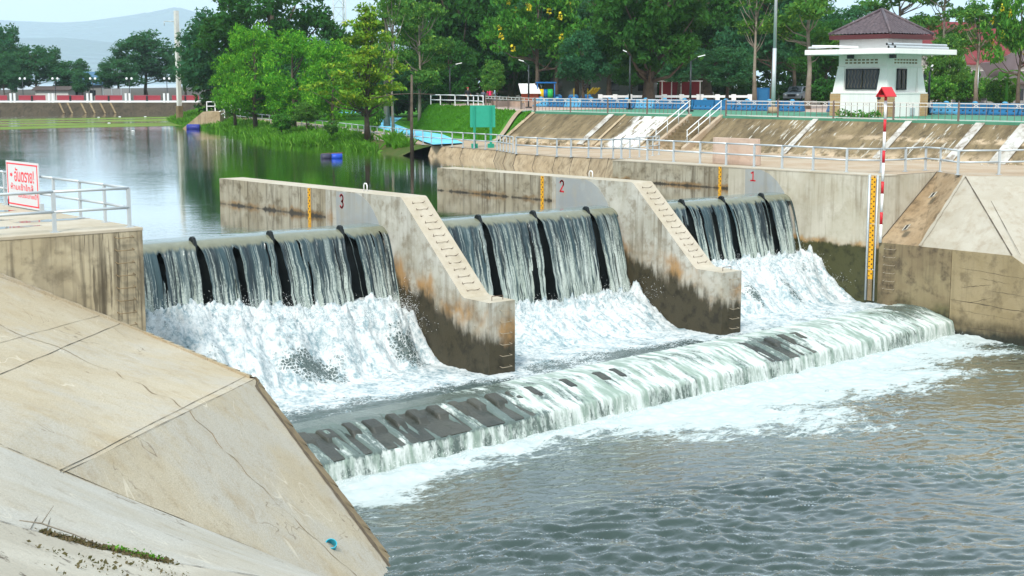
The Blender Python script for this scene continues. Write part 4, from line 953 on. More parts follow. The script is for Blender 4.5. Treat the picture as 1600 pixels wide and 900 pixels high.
# ---- guardhouse
MT['house_white'] = conc('guardhouse_white', (.74,.74,.72), (.78,.78,.76), (.60,.58,.54), streak=.25, blotch=.2, spots=.1, bump=.08)
t = NT('roof_tile_mauve'); p = t.pos; MT['tile'] = t.fin(t.mix(t.ramp(t.noise(5, 4), .35, .65), (.070,.050,.058), (.115,.085,.093)), .5, spec=.4)
MT['maroon'] = plain('maroon_fascia', (.085,.02,.022), .5)
t = NT('window_glass_dark'); MT['glass'] = t.fin((.015,.02,.025), .06, spec=.6)
def brickmat():
    t = NT('sandstone_brick'); q = t.n('TexBrick'); x, y, z = t.sep(t.pos); v = t.n('CombineXYZ'); t.set(v.inputs[0], t.math('ADD', x, y)); t.set(v.inputs[1], z); t.set(q.inputs['Vector'], v.outputs[0])
    q.inputs['Scale'].default_value = 1; q.inputs['Brick Width'].default_value = .36; q.inputs['Row Height'].default_value = .16; q.inputs['Mortar Size'].default_value = .008
    for k, c in (('Color1', (.42,.25,.11,1)), ('Color2', (.30,.18,.085,1)), ('Mortar', (.42,.35,.26,1))): q.inputs[k].default_value = c
    return t.fin(t.mix(t.math('MULTIPLY', t.noise(4, 4), .5), q.outputs[0], (.50,.36,.2)), .85)
MT['brick'] = brickmat()
HX, HY, HW = 70.3, 48.85, 4.05; HC = (HX+HW/2, HY+HW/2)
gh = thing('guardhouse', 'small white guardhouse with a mauve hipped tile roof and flat canopy', 'guardhouse', (HC[0], HC[1], PZ))
def sq(h, z): return [(HC[0]-h, HC[1]-h, z), (HC[0]+h, HC[1]-h, z), (HC[0]+h, HC[1]+h, z), (HC[0]-h, HC[1]+h, z)]
mb = MB()
lv = [(HW/2-.03, PZ), (HW/2-.03, PZ+1.32), (HW/2+.0, PZ+1.33), (HW/2+.0, PZ+1.40), (HW/2-.28, PZ+1.42), (HW/2-.28, PZ+2.86), (HW/2-.24, PZ+2.88), (HW/2-.24, PZ+2.94), (HW/2-.30, PZ+2.96), (HW/2-.30, PZ+4.75)]
R_ = [sq(h, z) for h, z in lv]; V = [p for r in R_ for p in r]; F = [(4*k+i, 4*k+(i+1) % 4, 4*k+4+(i+1) % 4, 4*k+4+i) for k in range(len(lv)-1) for i in range(4)]
mb.poly(V, F); mb.build('wall', MT['house_white'], gh)
h = HW/2
for sx, sy in ((-1, -1), (1, -1), (-1, 1), (1, 1)):
    q = lambda o, i, z: [(HC[0]+sx*a, HC[1]+sy*b_, z) for a, b_ in ((o, o), (i, o), (i, i), (o, i))]
    m = MB(); m.poly(q(h-.08, h-.85, PZ+1.41)+q(h-.265, h-.75, PZ+2.87), [(0,1,5,4),(1,2,6,5),(2,3,7,6),(3,0,4,7),(4,5,6,7),(3,2,1,0)]); m.build('buttress', MT['house_white'], gh)
    m = MB(); m.cbox((HC[0]+sx*(h-.33), HC[1]+sy*(h-.33), PZ+.66), (.72, .72, 1.31)); m.build('brick_pillar', MT['brick'], gh)
m = MB(); m.box((HC[0]-h-1.15, HC[1]-h-1.15, PZ+3.62), (HC[0]+h+1.15, HC[1]+h+1.15, PZ+3.92)); m.build('canopy', MT['house_white'], gh, .02)
def on_left(y0, y1, z0, z1, d0, d1, m, mi=0): m.box((HC[0]-d1, y0, z0), (HC[0]-d0, y1, z1), mi)
def lean(z): return h-.28
def window(face, c, w, z0, z1, name='window', bars=3):
    fr = MB(); gl = MB(); gr = MB(); d0 = lambda z: float(lean(z))+.02
    def Pt(u, z, o): return (HC[0]-d0(z)-o, HC[1]+u, z) if face == 'L' else (HC[0]+u, HC[1]-d0(z)-o, z)
    def slab(mb_, u0, u1, za, zb, o0, o1):
        Q = [Pt(u, z, o) for o in (o0, o1) for u, z in ((u0, za), (u1, za), (u1, zb), (u0, zb))]; mb_.poly(Q, [(0,1,2,3),(7,6,5,4),(0,4,5,1),(1,5,6,2),(2,6,7,3),(3,7,4,0)])
    u0, u1 = c-w/2, c+w/2
    for uu in [(u0, u0+.09), (u1-.09, u1)] + [(u0+w*k/bars-.03, u0+w*k/bars+.03) for k in range(1, bars)]: slab(fr, *uu, z0, z1, 0, .07)
    slab(fr, u0, u1, z0, z0+.09, 0, .07); slab(fr, u0, u1, z1-.09, z1, 0, .07)
    o = fr.build(name, MT['black_post'], gh); slab(gl, u0+.05, u1-.05, z0+.05, z1-.05, .0, .03); gl.build('pane', MT['glass'], o)
    k = int(w/.22)
    for i in range(1, k): gr.path([Pt(u0+w*i/k+.05*math.sin(j*1.05), z0+.08+(z1-z0-.16)*j/12, .085) for j in range(13)], .009, 4)
    gr.build('grille', MT['conc_kerb'], o)
window('L', -.05, 2.35, PZ+1.58, PZ+2.80, bars=2); window('F', -.35, .95, PZ+1.56, PZ+2.80, bars=2)
for face in 'LF':
    m = MB(); hh = h-.30
    for r in range(2):
        for k in range(8):
            u = -1.05+k*.30; z = PZ+3.10+r*.17
            lo, hi = ((HC[0]-hh-.012, HC[1]+u, z), (HC[0]-hh-.001, HC[1]+u+.2, z+.09)) if face == 'L' else ((HC[0]+u, HC[1]-hh-.012, z), (HC[0]+u+.2, HC[1]-hh-.001, z+.09))
            m.box(lo, hi)
    m.build('vent_blocks', MT['conc_kerb'], gh)
m = MB(); m.box((HC[0]+.3, HC[1]-h+.01, PZ+.05), (HC[0]+.75, HC[1]-h+.034-.05, PZ+.5)); m.build('meter_cover', MT['steel'], gh)
for (x, y) in ((HC[0]-h-.1, HC[1]+.6), (HC[0]-h+.3, HC[1]-h-.05)):
    m = MB(); m.cbox((x, y, PZ+3.50), (.3, .3, .22)); m.build('floodlight', MT['black_post'], gh)
# hipped roof with wavy tiles
E0, ZE, ZA = h+.16, PZ+4.78, PZ+6.25
tm = MB(); ap = Vector((HC[0], HC[1], ZA)); cs = sq(E0, ZE)
for s_ in range(4):
    A_, B_ = Vector(cs[s_]), Vector(cs[(s_+1) % 4]); rows, cols = 15, 44; grid = []
    for i in range(rows*2+1):
        t = (i//2 + (i % 2))/rows if i else 0; t = min(t, .995); lift = .0 if i % 2 == 0 else .0
        L, Q = A_+(ap-A_)*t, B_+(ap-B_)*t; row = []
        for j in range(cols+1):
            u = j/cols; p = L+(Q-L)*u; ln = (Q-L).length*u; full = (B_-A_).length; off = (u-.5)*(1-t)
            w_ = .03*math.cos(2*PI*off*full/.26); p = p+Vector((0, 0, w_+(.045 if i % 2 == 0 else 0)+.02)); row.append(p)
        grid.append(row)
    k = len(tm.v)
    for row in grid: tm.v += [tuple(p) for p in row]
    for i in range(rows*2):
        for j in range(cols): tm.f.append((k+i*(cols+1)+j, k+i*(cols+1)+j+1, k+(i+1)*(cols+1)+j+1, k+(i+1)*(cols+1)+j)); tm.m.append(0); tm.sm.append(True)
    tm.path([A_+Vector((0,0,.06)), ap+Vector((0,0,.08))], .09, 6)
tm.build('roof', MT['tile'], gh)
m = MB(); m.poly(sq(E0-.02, ZE-.26)+sq(E0-.02, ZE+.0)+sq(h-.4, ZE-.26), [(0,1,5,4),(1,2,6,5),(2,3,7,6),(3,0,4,7),(0,3,11,8),(1,0,8,9),(2,1,9,10),(3,2,10,11)]); m.build('fascia', MT['maroon'], gh)
CZ = PZ+3.93
for k, (p, q) in enumerate((((HC[0]-h-.9, HC[1]-h-1.0), (HC[0]+h+.8, HC[1]-h-.75)), ((HC[0]-h-.55, HC[1]-h-.6), (HC[0]+h+1.0, HC[1]-h-.5)), ((HC[0]-h-.95, HC[1]-h-.6), (HC[0]+h+.4, HC[1]-h-.35)), ((HC[0]-h-.7, HC[1]-h-.3), (HC[0]+.5, HC[1]-h-.2)))):
    z = CZ+.08+(.17 if k in (1, 3) else 0); o = thing('pvc_pipe', ['grey plastic pipe lying along the canopy edge of the guardhouse', 'upper grey plastic pipe crossing the guardhouse canopy', 'grey plastic pipe nearest the corner of the canopy', 'short grey plastic pipe on the guardhouse canopy'][k], 'pipe', (*p, z-.08), 'pipes lying on the canopy')
    m = MB(); m.tube((*p, z), (*q, z), .075, n=10, caps=False); m.build('tube', MT['steel'], o); m = MB(); m.tube((*p, z), (*lerp(p, q, .02), z), .066, n=10); m.build('bore', MT['black_ink'], o)
o = thing('pipe_bundle', 'white wrapped bundle of pipes at the left end of the canopy', 'bundle', (HC[0]-h-.8, HC[1]+h+.2, CZ))
for k in range(4):
    m = MB(); m.path([(HC[0]-h-1.1+.18*k, HC[1]+h+.9-.12*k, CZ+.12+.1*(k % 2)), (HC[0]-h-.7+.12*k, HC[1]+h-.6, CZ+.18), (HC[0]-h-.5, HC[1]-.2+.2*k, CZ+.1)], .07, 7); m.build('pipe', MT['white_paint'], o)
# ================================================================== trees and grass
MT['bark'] = conc('bark', (.075,.058,.042), (.12,.095,.07), (.035,.028,.02), streak=.6, blotch=.6, bump=.8)
MT['bark_pale'] = conc('bark_pale', (.22,.19,.15), (.28,.25,.20), (.11,.09,.065), streak=.3, blotch=.6, bump=.5)
def lm(name, a, b, tip=None, tr=.32): MT[name] = leafmat(name, a, b, tip, tr)
lm('leaf_dark', (.011,.066,.014), (.045,.19,.03)); lm('leaf_mid', (.024,.14,.018), (.09,.31,.035), (.19,.42,.05))
lm('leaf_bright', (.035,.22,.014), (.14,.46,.03), (.28,.56,.04)); lm('leaf_yellow', (.11,.28,.022), (.22,.42,.035), (.40,.46,.035))
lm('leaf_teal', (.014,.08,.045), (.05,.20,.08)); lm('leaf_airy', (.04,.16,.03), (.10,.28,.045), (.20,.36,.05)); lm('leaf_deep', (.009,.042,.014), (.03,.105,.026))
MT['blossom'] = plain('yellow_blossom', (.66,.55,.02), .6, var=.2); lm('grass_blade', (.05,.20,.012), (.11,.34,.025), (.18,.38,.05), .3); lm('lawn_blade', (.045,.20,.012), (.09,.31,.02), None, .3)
lm('leaf_banana', (.06,.24,.03), (.11,.33,.05), None, .4); lm('leaf_brown', (.10,.075,.045), (.16,.13,.08))
def leaves(C, size, up=.9, droop=0., asp=.5, outdir=None):
    """rhombic leaves at points C"""
    k = len(C); d = RNG.normal(size=(k, 3)); d[:, 2] -= droop
    if outdir is not None: d += outdir*1.0
    d /= np.linalg.norm(d, axis=1)[:, None]
    nrm = RNG.normal(size=(k, 3)); nrm[:, 2] += up*2; s = np.cross(d, nrm); s /= np.linalg.norm(s, axis=1)[:, None]+1e-9
    n2 = np.cross(s, d); L = (size*RNG.uniform(.4, 1.25, k)**1.0*RNG.choice([.75, 1, 1.45], k))[:, None]
    V = np.stack([C-d*L*.5, C+s*L*asp*.5+n2*L*.06, C+d*L*.5-n2*L*.05, C-s*L*asp*.5+n2*L*.06], 1).reshape(-1, 3)
    return V
def crown_points(clumps, per, rad, flat=1.):
    """clumps (n,3): leaf positions concentrated on each clump's shell, so clumps read as masses with gaps"""
    n = len(clumps); q = RNG.normal(size=(n, per, 3)); q /= np.linalg.norm(q, axis=2)[..., None]
    r = RNG.uniform(.35, 1.05, (n, per, 1))**.6; rr = np.resize(rad, n)[:, None, None]
    q = q*r*rr; q[..., 2] *= flat; q[..., 2] = np.where(q[..., 2] < 0, q[..., 2]*.5, q[..., 2])
    return (clumps[:, None]+q).reshape(-1, 3)
def blob(n, c, r, shell=.55):
    q = RNG.normal(size=(n, 3)); q /= np.linalg.norm(q, axis=1)[:, None]; q *= (RNG.uniform(shell, 1, n)**.8)[:, None]; return np.asarray(c)+q*np.asarray(r)
PROTO = {}
def proto(key, name, clumps, per, rad, leafsize, mat, trunk, h=10., bark='bark', flat=.8, blossoms=None, asp=.5, droop=.2, up=.5, limbs=14, r0=.22):
    root = thing(name, 'tree', 'tree', (0, 0, -50)); C = crown_points(clumps, per, rad, flat)
    V = leaves(C, leafsize, up, droop, asp); F = np.arange(len(V)).reshape(-1, 4)
    np_mesh('crown', V, F, MT[mat], False, None, root)
    mb = MB(); off = Vector((0, 0, -50)); tp = [Vector(p) for p in trunk]
    rs = [r0*(1-.75*i/(len(tp)-1)) for i in range(len(tp))]; rs[0] *= 1.35
    mb.path([p+off for p in tp], rs, 8)
    idx = RNG.choice(len(clumps), min(limbs, len(clumps)), replace=False)
    for i in idx:
        e = Vector(clumps[i]); t = min(max((e.z-tp[0].z)/(tp[-1].z-tp[0].z+1e-6)*.75, .25), .92)*(len(tp)-1); a = Vector(poly_at([tuple(p) for p in tp], min(t, len(tp)-1.001)))
        m_ = (a+e)/2+Vector((0, 0, -.12*(e-a).length)); mb.path([a+off, m_+off, e+off], [r0*.32, r0*.2, r0*.07], 5)
    mb.build('trunk', MT[bark], root)
    if blossoms is not None:
        B = crown_points(blossoms, 26, .22, 1.6); V = leaves(B, .16, 0, .5, .8); np_mesh('blossom', V, np.arange(len(V)).reshape(-1, 4), MT['blossom'], False, None, root)
    PROTO[key] = (root, h, mat)
def lobes(cs, n): return np.concatenate([blob(int(n*w), c, r) for c, r, w in cs])
J = lambda n, s: RNG.normal(0, s, (n, 3))
proto('dense', 'broadleaf_tree', lobes([((0,0,6.2),(3.4,3.4,3.0),.5), ((-2,1,4.4),(2.4,2.2,2.0),.25), ((2,-.8,4.8),(2.3,2.4,2.1),.25), ((.4,.6,8.3),(1.9,1.9,1.5),.15)], 150), 95, RNG.uniform(.55, 1.05, 172)[:172], .34, 'leaf_dark', [(0,0,-.2),(.1,0,1.5),(0,.1,3.5),(.2,0,6),(.1,0,8)], 10)
proto('teal', 'broadleaf_tree', lobes([((0,0,5.6),(4.2,4.2,2.8),.5), ((-3,1,4),(2.4,2.2,2.2),.25), ((3,-.8,4.2),(2.4,2.4,2.3),.25), ((.8,.6,8),(2.1,2.1,1.7),.15)], 150), 90, RNG.uniform(.6, 1.1, 172)[:172], .40, 'leaf_teal', [(0,0,-.2),(.1,0,1.2),(0,.1,3),(.2,0,6),(.1,0,8)], 10)
cl = np.array([(r*math.cos(a), r*math.sin(a), z) for z, r, a in [(RNG.uniform(1.2, 9.4), 0, 0) for _ in range(105)]])
ang = RNG.uniform(0, 2*PI, 105); rad = (3.0*np.sin(np.clip((cl[:, 2]-.2)/9.8, 0, 1)*PI)**.6)*RNG.uniform(.35, 1.25, 105); cl[:, 0] = rad*np.cos(ang); cl[:, 1] = rad*np.sin(ang)
proto('bright', 'feathery_tree', cl, 130, RNG.uniform(.5, 1.15, 105), .30, 'leaf_bright', [(0,0,-.2),(.1,.1,2),(-.1,0,5),(0,0,8.5)], 10, droop=.9, flat=.9, asp=.36)
proto('airy', 'airy_tree', np.concatenate([blob(22, (1.6*math.cos(a), 1.6*math.sin(a), z), (1.3,1.3,.8), .3) for z, a in ((4.2,0),(5.2,2.2),(6.1,4.2),(7.1,1),(8.2,3.2),(9.2,5.1),(9.9,.4))]), 62, RNG.uniform(.38, .7, 154), .27, 'leaf_airy', [(0,0,-.2),(.1,0,2.5),(-.05,.1,5),(.15,0,7.5),(.05,0,9.6)], 10.6, bark='bark_pale', flat=.7, limbs=30, r0=.16)
tc_ = []
for z, rr, nb in ((2.4,2.6,5),(3.1,3.4,7),(4.0,2.4,6),(4.9,2.5,6),(6.0,1.5,5),(7.0,1.5,5),(8.2,.9,4),(9.0,.5,2)):
    for b_ in range(nb):
        a_ = 2*PI*b_/nb+z*2+RNG.normal(0, .4); k_ = RNG.uniform(.5, 1.2)*rr; zo = RNG.normal(0, .28)
        for f_ in (.4, .7, 1.0): tc_.append((k_*f_*math.cos(a_)+RNG.normal(0, .15), k_*f_*math.sin(a_)+RNG.normal(0, .15), z+zo+.22*f_*rr*RNG.uniform(.2, 1)+RNG.normal(0, .1)))
tc_ = np.array(tc_)
proto('tiered', 'layered_almond_tree', tc_, 75, RNG.uniform(.40, .85, len(tc_)), .26, 'leaf_yellow', [(0,0,-.2),(.05,0,2),(-.05,0,4.5),(.05,0,9.0)], 9.4, flat=.5, limbs=50, r0=.17, up=1.2)
proto('cassia', 'flowering_tree', lobes([((0,0,6.4),(3.4,3.4,2.6),.6), ((-2,.6,5),(2.2,2,1.8),.25), ((2,-.8,4.8),(2.2,2.2,1.8),.25)], 120), 78, RNG.uniform(.5, .95, 132)[:132], .33, 'leaf_mid', [(0,0,-.2),(.1,0,2.0),(0,.1,4),(.2,0,7)], 9.2, droop=.7, blossoms=blob(15, (0,0,5.4),(3.4,3.4,2.2), .8))
proto('mid', 'broadleaf_tree', lobes([((0,0,5.8),(3,3,2.6),.6), ((-1.6,.6,4.4),(2,2,1.6),.25), ((1.8,-.8,4.2),(2,2,1.6),.25)], 120), 85, RNG.uniform(.5, .95, 132)[:132], .32, 'leaf_mid', [(0,0,-.2),(.1,0,1.8),(0,.1,4),(.1,0,7)], 8.6, droop=.3)
proto('slender', 'slender_tree', np.concatenate([blob(26, (0,0,9.4),(1.5,1.5,1.7), .2), blob(12, (.3,0,6.6),(1.1,1.1,.8), .2)]), 65, RNG.uniform(.35, .65, 38), .26, 'leaf_airy', [(0,0,-.2),(.12,0,3),(-.1,.1,6),(.05,0,9.6)], 11.2, bark='bark_pale', limbs=18, r0=.13)
proto('bush', 'leafy_bush', blob(60, (0,0,1.1),(1.5,1.5,1.05), .3), 80, RNG.uniform(.3, .5, 60), .22, 'leaf_mid', [(0,0,-.1),(.05,0,.6),(0,0,1.4)], 2.4, limbs=10, r0=.07)
proto('big', 'old_shade_tree', lobes([((0,0,8.5),(5.2,5.2,3.8),.5), ((-3.2,1,6.2),(2.8,2.8,2.6),.22), ((3.2,-.8,6.4),(3.0,3,2.7),.25), ((.4,-2.4,5.2),(2.6,2.4,1.8),.15), ((0,0,4.1),(4.6,4.6,1.5),.35)], 170), 100, RNG.uniform(.65, 1.15, 250), .42, 'leaf_dark', [(0,0,-.2),(.1,0,1.6),(-.1,.1,3.2),(.2,0,6),(.1,0,10)], 12.6, bark='bark', limbs=18, r0=.55)
proto('twiggy', 'bare_twig_tree', blob(70, (0,0,6.6),(2.6,2.6,2.8), .2), 24, RNG.uniform(.5, .8, 70), .24, 'leaf_brown', [(0,0,-.2),(.1,0,2.5),(0,0,5),(.1,0,8)], 9.6, limbs=60, r0=.15)
def in_plaza(x, y):
    if x < 62.85: return False
    return y < np.interp(x, [p[0] for p in PE], [p[1] for p in PE])
USED = set()
def plant(key, px, D, top, wpx, label, group=None, base=None, rz=None, cat='tree', color=None):
    root, h, mat = PROTO[key]; x, y = ground_at(px, D)
    z = base if base is not None else (PZ if in_plaza(x, y) else LZ)
    hh = up_at(top, D)-z; s = hh/h
    ext = {'dense': 7.6, 'teal': 10.4, 'bright': 6.6, 'airy': 5.6, 'tiered': 6.8, 'cassia': 8.0, 'mid': 7.2, 'slender': 3.6, 'bush': 3.6, 'big': 12.0, 'twiggy': 6.0}[key]
    sw = (wpx/CF*D)/ext; sc = (sw, sw, s); rz = RNG.uniform(0, 6.28) if rz is None else rz
    if key not in USED:
        o = root; USED.add(key); o.location = (x, y, z); o.rotation_euler = (0, 0, rz); o.scale = sc; o['label'] = label
    else: o = dup(root, (x, y, z), rz, label, sc)
    o['category'] = cat
    if group: o['group'] = group
    elif 'group' in o: del o['group']
    if color:
        for c in o.children:
            if c.name.startswith('crown'):
                if c.data.users > 1 or True: c.data = c.data.copy(); c.data.materials[0] = MT[color]
    return o
FB = 'trees beyond the far bridge'; GL = 'trees along the lake shore'; GP = 'trees on the plaza'; GB = 'bushes behind the blue barriers'
for a in (
    ('teal', -12, 262, 32, 130, 'tall tree cut by the left picture edge beyond the bridge', FB, .8), ('teal', 56, 256, 68, 118, 'round bluish tree beyond the left end of the bridge', FB, .8),
    ('teal', 118, 330, 90, 66, 'pale flat topped tree far behind the blue roof', FB, .8), ('dense', 228, 258, 50, 108, 'tall green tree behind the bridge just left of the white utility pole', FB, .8, None, 'tree', 'leaf_teal'),
    ('mid', 184, 250, 92, 78, 'lower green tree between the blue roof and the tall bridge tree', FB, .8, None, 'tree', 'leaf_teal'), ('dense', 128, 246, 108, 34, 'small dark tree right in front of the blue roofed house', FB, .8),
    ('mid', 290, 250, 78, 64, 'green tree half hidden by the white utility pole', FB, .8, None, 'tree', 'leaf_teal'), ('teal', 5, 246, 78, 60, 'low bluish tree at the left picture edge behind the red bridge rail', FB, .8)): plant(*a)
for a in (
    ('dense', 338, 172, 18, 128, 'dark drooping tree right of the white utility pole', GL), ('big', 425, 165, -52, 215, 'huge dark tree rising behind the bright feathery trees', GL),
    ('bright', 366, 140, 84, 66, 'short bright feathery tree above the end of the shore railing', GL), ('bright', 398, 130, 38, 98, 'leftmost tall bright feathery tree on the lake shore', GL),
    ('bright', 458, 124, 48, 104, 'middle bright feathery tree on the lake shore', GL), ('bright', 520, 120, 62, 92, 'bright feathery tree just left of the yellow layered tree', GL),
    ('mid', 430, 133, 100, 80, 'low green tree under the bright feathery trees', GL), ('dense', 492, 150, 62, 110, 'dark tree filling the shade behind the bright feathery trees', GL),
    ('tiered', 573, 103, 14, 165, 'yellow green layered tree by the shore railing', GL), ('airy', 604, 132, -70, 150, 'tall airy tree showing sky between its branches above the yellow tree', GL),
    ('airy', 655, 126, 10, 100, 'airy green tree right of the yellow layered tree', GL), ('slender', 614, 116, -30, 60, 'slender pale trunked tree beside the blue path', GL),
    ('bush', 583, 113, 148, 40, 'dark palm like bush beside the yellow layered tree', GL, None, None, 'bush', 'leaf_mid'), ('mid', 640, 150, 70, 120, 'green tree at the back of the lawn behind the blue path', GL),
    ('bush', 438, 118, 172, 46, 'round bush overgrowing the shore railing', GL, None, None, 'bush'), ('bush', 517, 108, 183, 30, 'small yellow green bush caught in the shore railing', GL, None, None, 'bush', 'leaf_airy'), ('mid', 478, 118, 158, 44, 'small young tree behind the shore railing', GL, None, None, 'tree', 'leaf_airy')): plant(*a)
for a in (
    ('big', 716, 158, -95, 190, 'dark shade tree behind the white corner railing', GP), ('big', 800, 156, -80, 190, 'dark shade tree behind the playground slide tower', GP),
    ('cassia', 838, 124, -42, 150, 'tree with hanging yellow blossom above the playhouse', GP), ('mid', 912, 118, 46, 92, 'bright green tree in front of the yellow swing frame', GP), ('twiggy', 902, 148, -45, 120, 'thin brownish twiggy tree high above the bright green one', GP),
    ('big', 1014, 119, -105, 210, 'great old shade tree with a hollow thick trunk behind the fence', GP), ('big', 1105, 148, -85, 190, 'dark shade tree right of the hollow trunk', GP), ('dense', 952, 152, -50, 150, 'dark tree between the twiggy tree and the hollow trunk', GP),
    ('mid', 1136, 124, 72, 110, 'low green tree right of the black lamp post', GP), ('slender', 1180, 112, -40, 95, 'slender pale trunked tree by the tall white lamp post', GP), ('dense', 1206, 138, -60, 140, 'tall dark tree behind the white lamp post', GP),
    ('airy', 1262, 108, -90, 150, 'tall tree with a dark straight trunk left of the guardhouse', GP), ('mid', 1322, 150, 10, 120, 'green tree behind the guardhouse roof', GP), ('airy', 1398, 160, -25, 150, 'airy tree showing sky above the guardhouse roof', GP),
    ('airy', 1470, 132, -50, 120, 'airy tree right of the guardhouse roof', GP), ('slender', 1527, 106, 5, 90, 'crooked pale trunked tree by the grey shade cloth', GP), ('cassia', 1592, 104, -40, 110, 'dark trunked tree with yellow flowers at the right picture edge', GP),
    ('mid', 1478, 122, 52, 66, 'small yellowish tree at the end of the guardhouse canopy', GP, None, None, 'tree', 'leaf_airy'), ('dense', 1552, 165, 22, 130, 'dark tree behind the red roofed house', GP),
    ('bush', 1462, 118, 112, 70, 'bush close to the right wall of the guardhouse', GB, None, None, 'bush'), ('bush', 1512, 126, 104, 78, 'bush behind the pale crooked trunk', GB, None, None, 'bush'), ('bush', 1565, 116, 118, 70, 'bush under the grey shade cloth', GB, None, None, 'bush'),
    ('bush', 1285, 130, 118, 60, 'dark bush left of the guardhouse by the pickup', GB, None, None, 'bush', 'leaf_dark'), ('mid', 770, 118, 92, 44, 'young yellowish tree beside the people at the fence', GP, None, None, 'tree', 'leaf_airy'), ('mid', 1060, 140, 62, 110, 'green tree over the red shed', GP), ('dense', 870, 140, -30, 150, 'dark tree behind the playground trunks', GP), ('mid', 1290, 132, 30, 110, 'green tree touching the left end of the guardhouse canopy', GP, None, None, 'tree', 'leaf_dark'), ('mid', 700, 140, 60, 120, 'green tree behind the two far lamp posts', GP, None, None, 'tree', 'leaf_dark'), ('dense', 1240, 150, -40, 120, 'dark tree over the parked pickup', GP), ('mid', 985, 145, 78, 90, 'low green tree left of the hollow trunk', GP, None, None, 'tree', 'leaf_dark')): plant(*a)
for k, (r, h_, m_) in list(PROTO.items()):
    if k not in USED: bpy.data.objects.remove(r)
# the woods closing the view behind the plaza: one dark mass
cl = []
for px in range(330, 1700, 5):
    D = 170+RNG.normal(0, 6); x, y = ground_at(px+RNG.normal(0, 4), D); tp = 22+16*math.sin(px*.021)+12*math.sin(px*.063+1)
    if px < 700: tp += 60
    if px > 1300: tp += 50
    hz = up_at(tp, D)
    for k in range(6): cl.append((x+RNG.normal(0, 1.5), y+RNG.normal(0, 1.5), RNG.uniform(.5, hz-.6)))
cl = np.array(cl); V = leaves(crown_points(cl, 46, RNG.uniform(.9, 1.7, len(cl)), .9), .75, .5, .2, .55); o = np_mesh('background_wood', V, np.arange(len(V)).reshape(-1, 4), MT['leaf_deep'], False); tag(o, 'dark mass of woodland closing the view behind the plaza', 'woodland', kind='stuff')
# banana plant
bn = thing('banana_plant', 'banana plant with broad pale leaves beside the shade cloth', 'banana plant', (*ground_at(1573, 110), PZ)); bx, by = ground_at(1573, 110)
mb = MB(); mb.path([(bx, by, PZ-.1), (bx+.05, by, PZ+1), (bx, by, PZ+2.2)], [.14, .12, .08], 8); mb.build('stem', MT['leaf_mid'], bn)
for i in range(7):
    a_ = i*2.4; e = Vector((math.cos(a_), math.sin(a_), 0)); s_ = Vector((-math.sin(a_), math.cos(a_), 0)); m = MB(); L = 1.7; n = 8; up = []
    for j in range(n+1):
        t = j/n; p = Vector((bx, by, PZ+2.0+.12*i))+e*L*t*.9+Vector((0, 0, 1.5*t-1.9*t*t)); w_ = .34*math.sin(PI*min(t*.95+.05, 1))**.6; up.append((p+s_*w_+Vector((0,0,.08)), p, p-s_*w_+Vector((0,0,.08))))
    for (a1, b1, c1), (a2, b2, c2) in zip(up[:-1], up[1:]): m.face([a1, b1, b2, a2], 0, True); m.face([b1, c1, c2, b2], 0, True)
    m.build('leaf', MT['leaf_banana'], bn)
# grass: reeds on the shore, blades on the mound and lawn edge
def blades(name, P, h, w, mat):
    k = len(P); a = RNG.uniform(0, 6.28, k); t = np.stack([np.cos(a), np.sin(a), 0*a], 1); ln = RNG.normal(0, .35, (k, 3)); ln[:, 2] = 1; H = (h*RNG.uniform(.55, 1.3, k))[:, None]
    V = np.stack([P-t*w, P+t*w, P+ln*H*.6+t*w*.6, P+ln*H+RNG.normal(0, .12, (k, 3))*H], 1); V[:, 3, 2] -= .12*H[:, 0]; return V.reshape(-1, 3)
n = 34000; fi = RNG.uniform(.0, 88.9, n); fj = 10*RNG.uniform(.06, .93, n); i0, j0 = fi.astype(int), fj.astype(int); a_, b_ = (fi-i0)[:, None], (fj-j0)[:, None]
P = SHV[i0, j0]*(1-a_)*(1-b_)+SHV[i0+1, j0]*a_*(1-b_)+SHV[i0, j0+1]*(1-a_)*b_+SHV[i0+1, j0+1]*a_*b_
keep = (fbm(P[:, 0]*.35, P[:, 1]*.35, 5, 3)+.35*np.clip((P[:, 1]-82)/10, -1.4, 1)) > -.12; P = P[keep]
hh = .55+.45*np.clip(fbm(P[:, 0]*.25, P[:, 1]*.25, 9, 2), -.8, 1)
V = blades('g', P, hh, .035, None); o = np_mesh('shore_grass', V, np.arange(len(V)).reshape(-1, 4), MT['grass_blade'], False); tag(o, 'tall green grass along the lake shore', 'grass', kind='stuff')
m_ = MOUND.reshape(61, 13, 3); n = 26000; fi = RNG.uniform(0, 47, n); fj = RNG.uniform(0.3, 12, n); i0, j0 = fi.astype(int), np.minimum(fj.astype(int), 11); a_, b_ = (fi-i0)[:, None], (fj-j0)[:, None]
P = m_[i0, j0]*(1-a_)*(1-b_)+m_[i0+1, j0]*a_*(1-b_)+m_[i0, j0+1]*(1-a_)*b_+m_[i0+1, j0+1]*a_*b_
P = P[~((fi > .9) & (fi < 2.6))]
V = blades('g', P, .17*np.ones(len(P)), .03, None); o = np_mesh('mound_grass', V, np.arange(len(V)).reshape(-1, 4), MT['lawn_blade'], False); tag(o, 'mown grass covering the mound below the plaza', 'grass', kind='stuff')
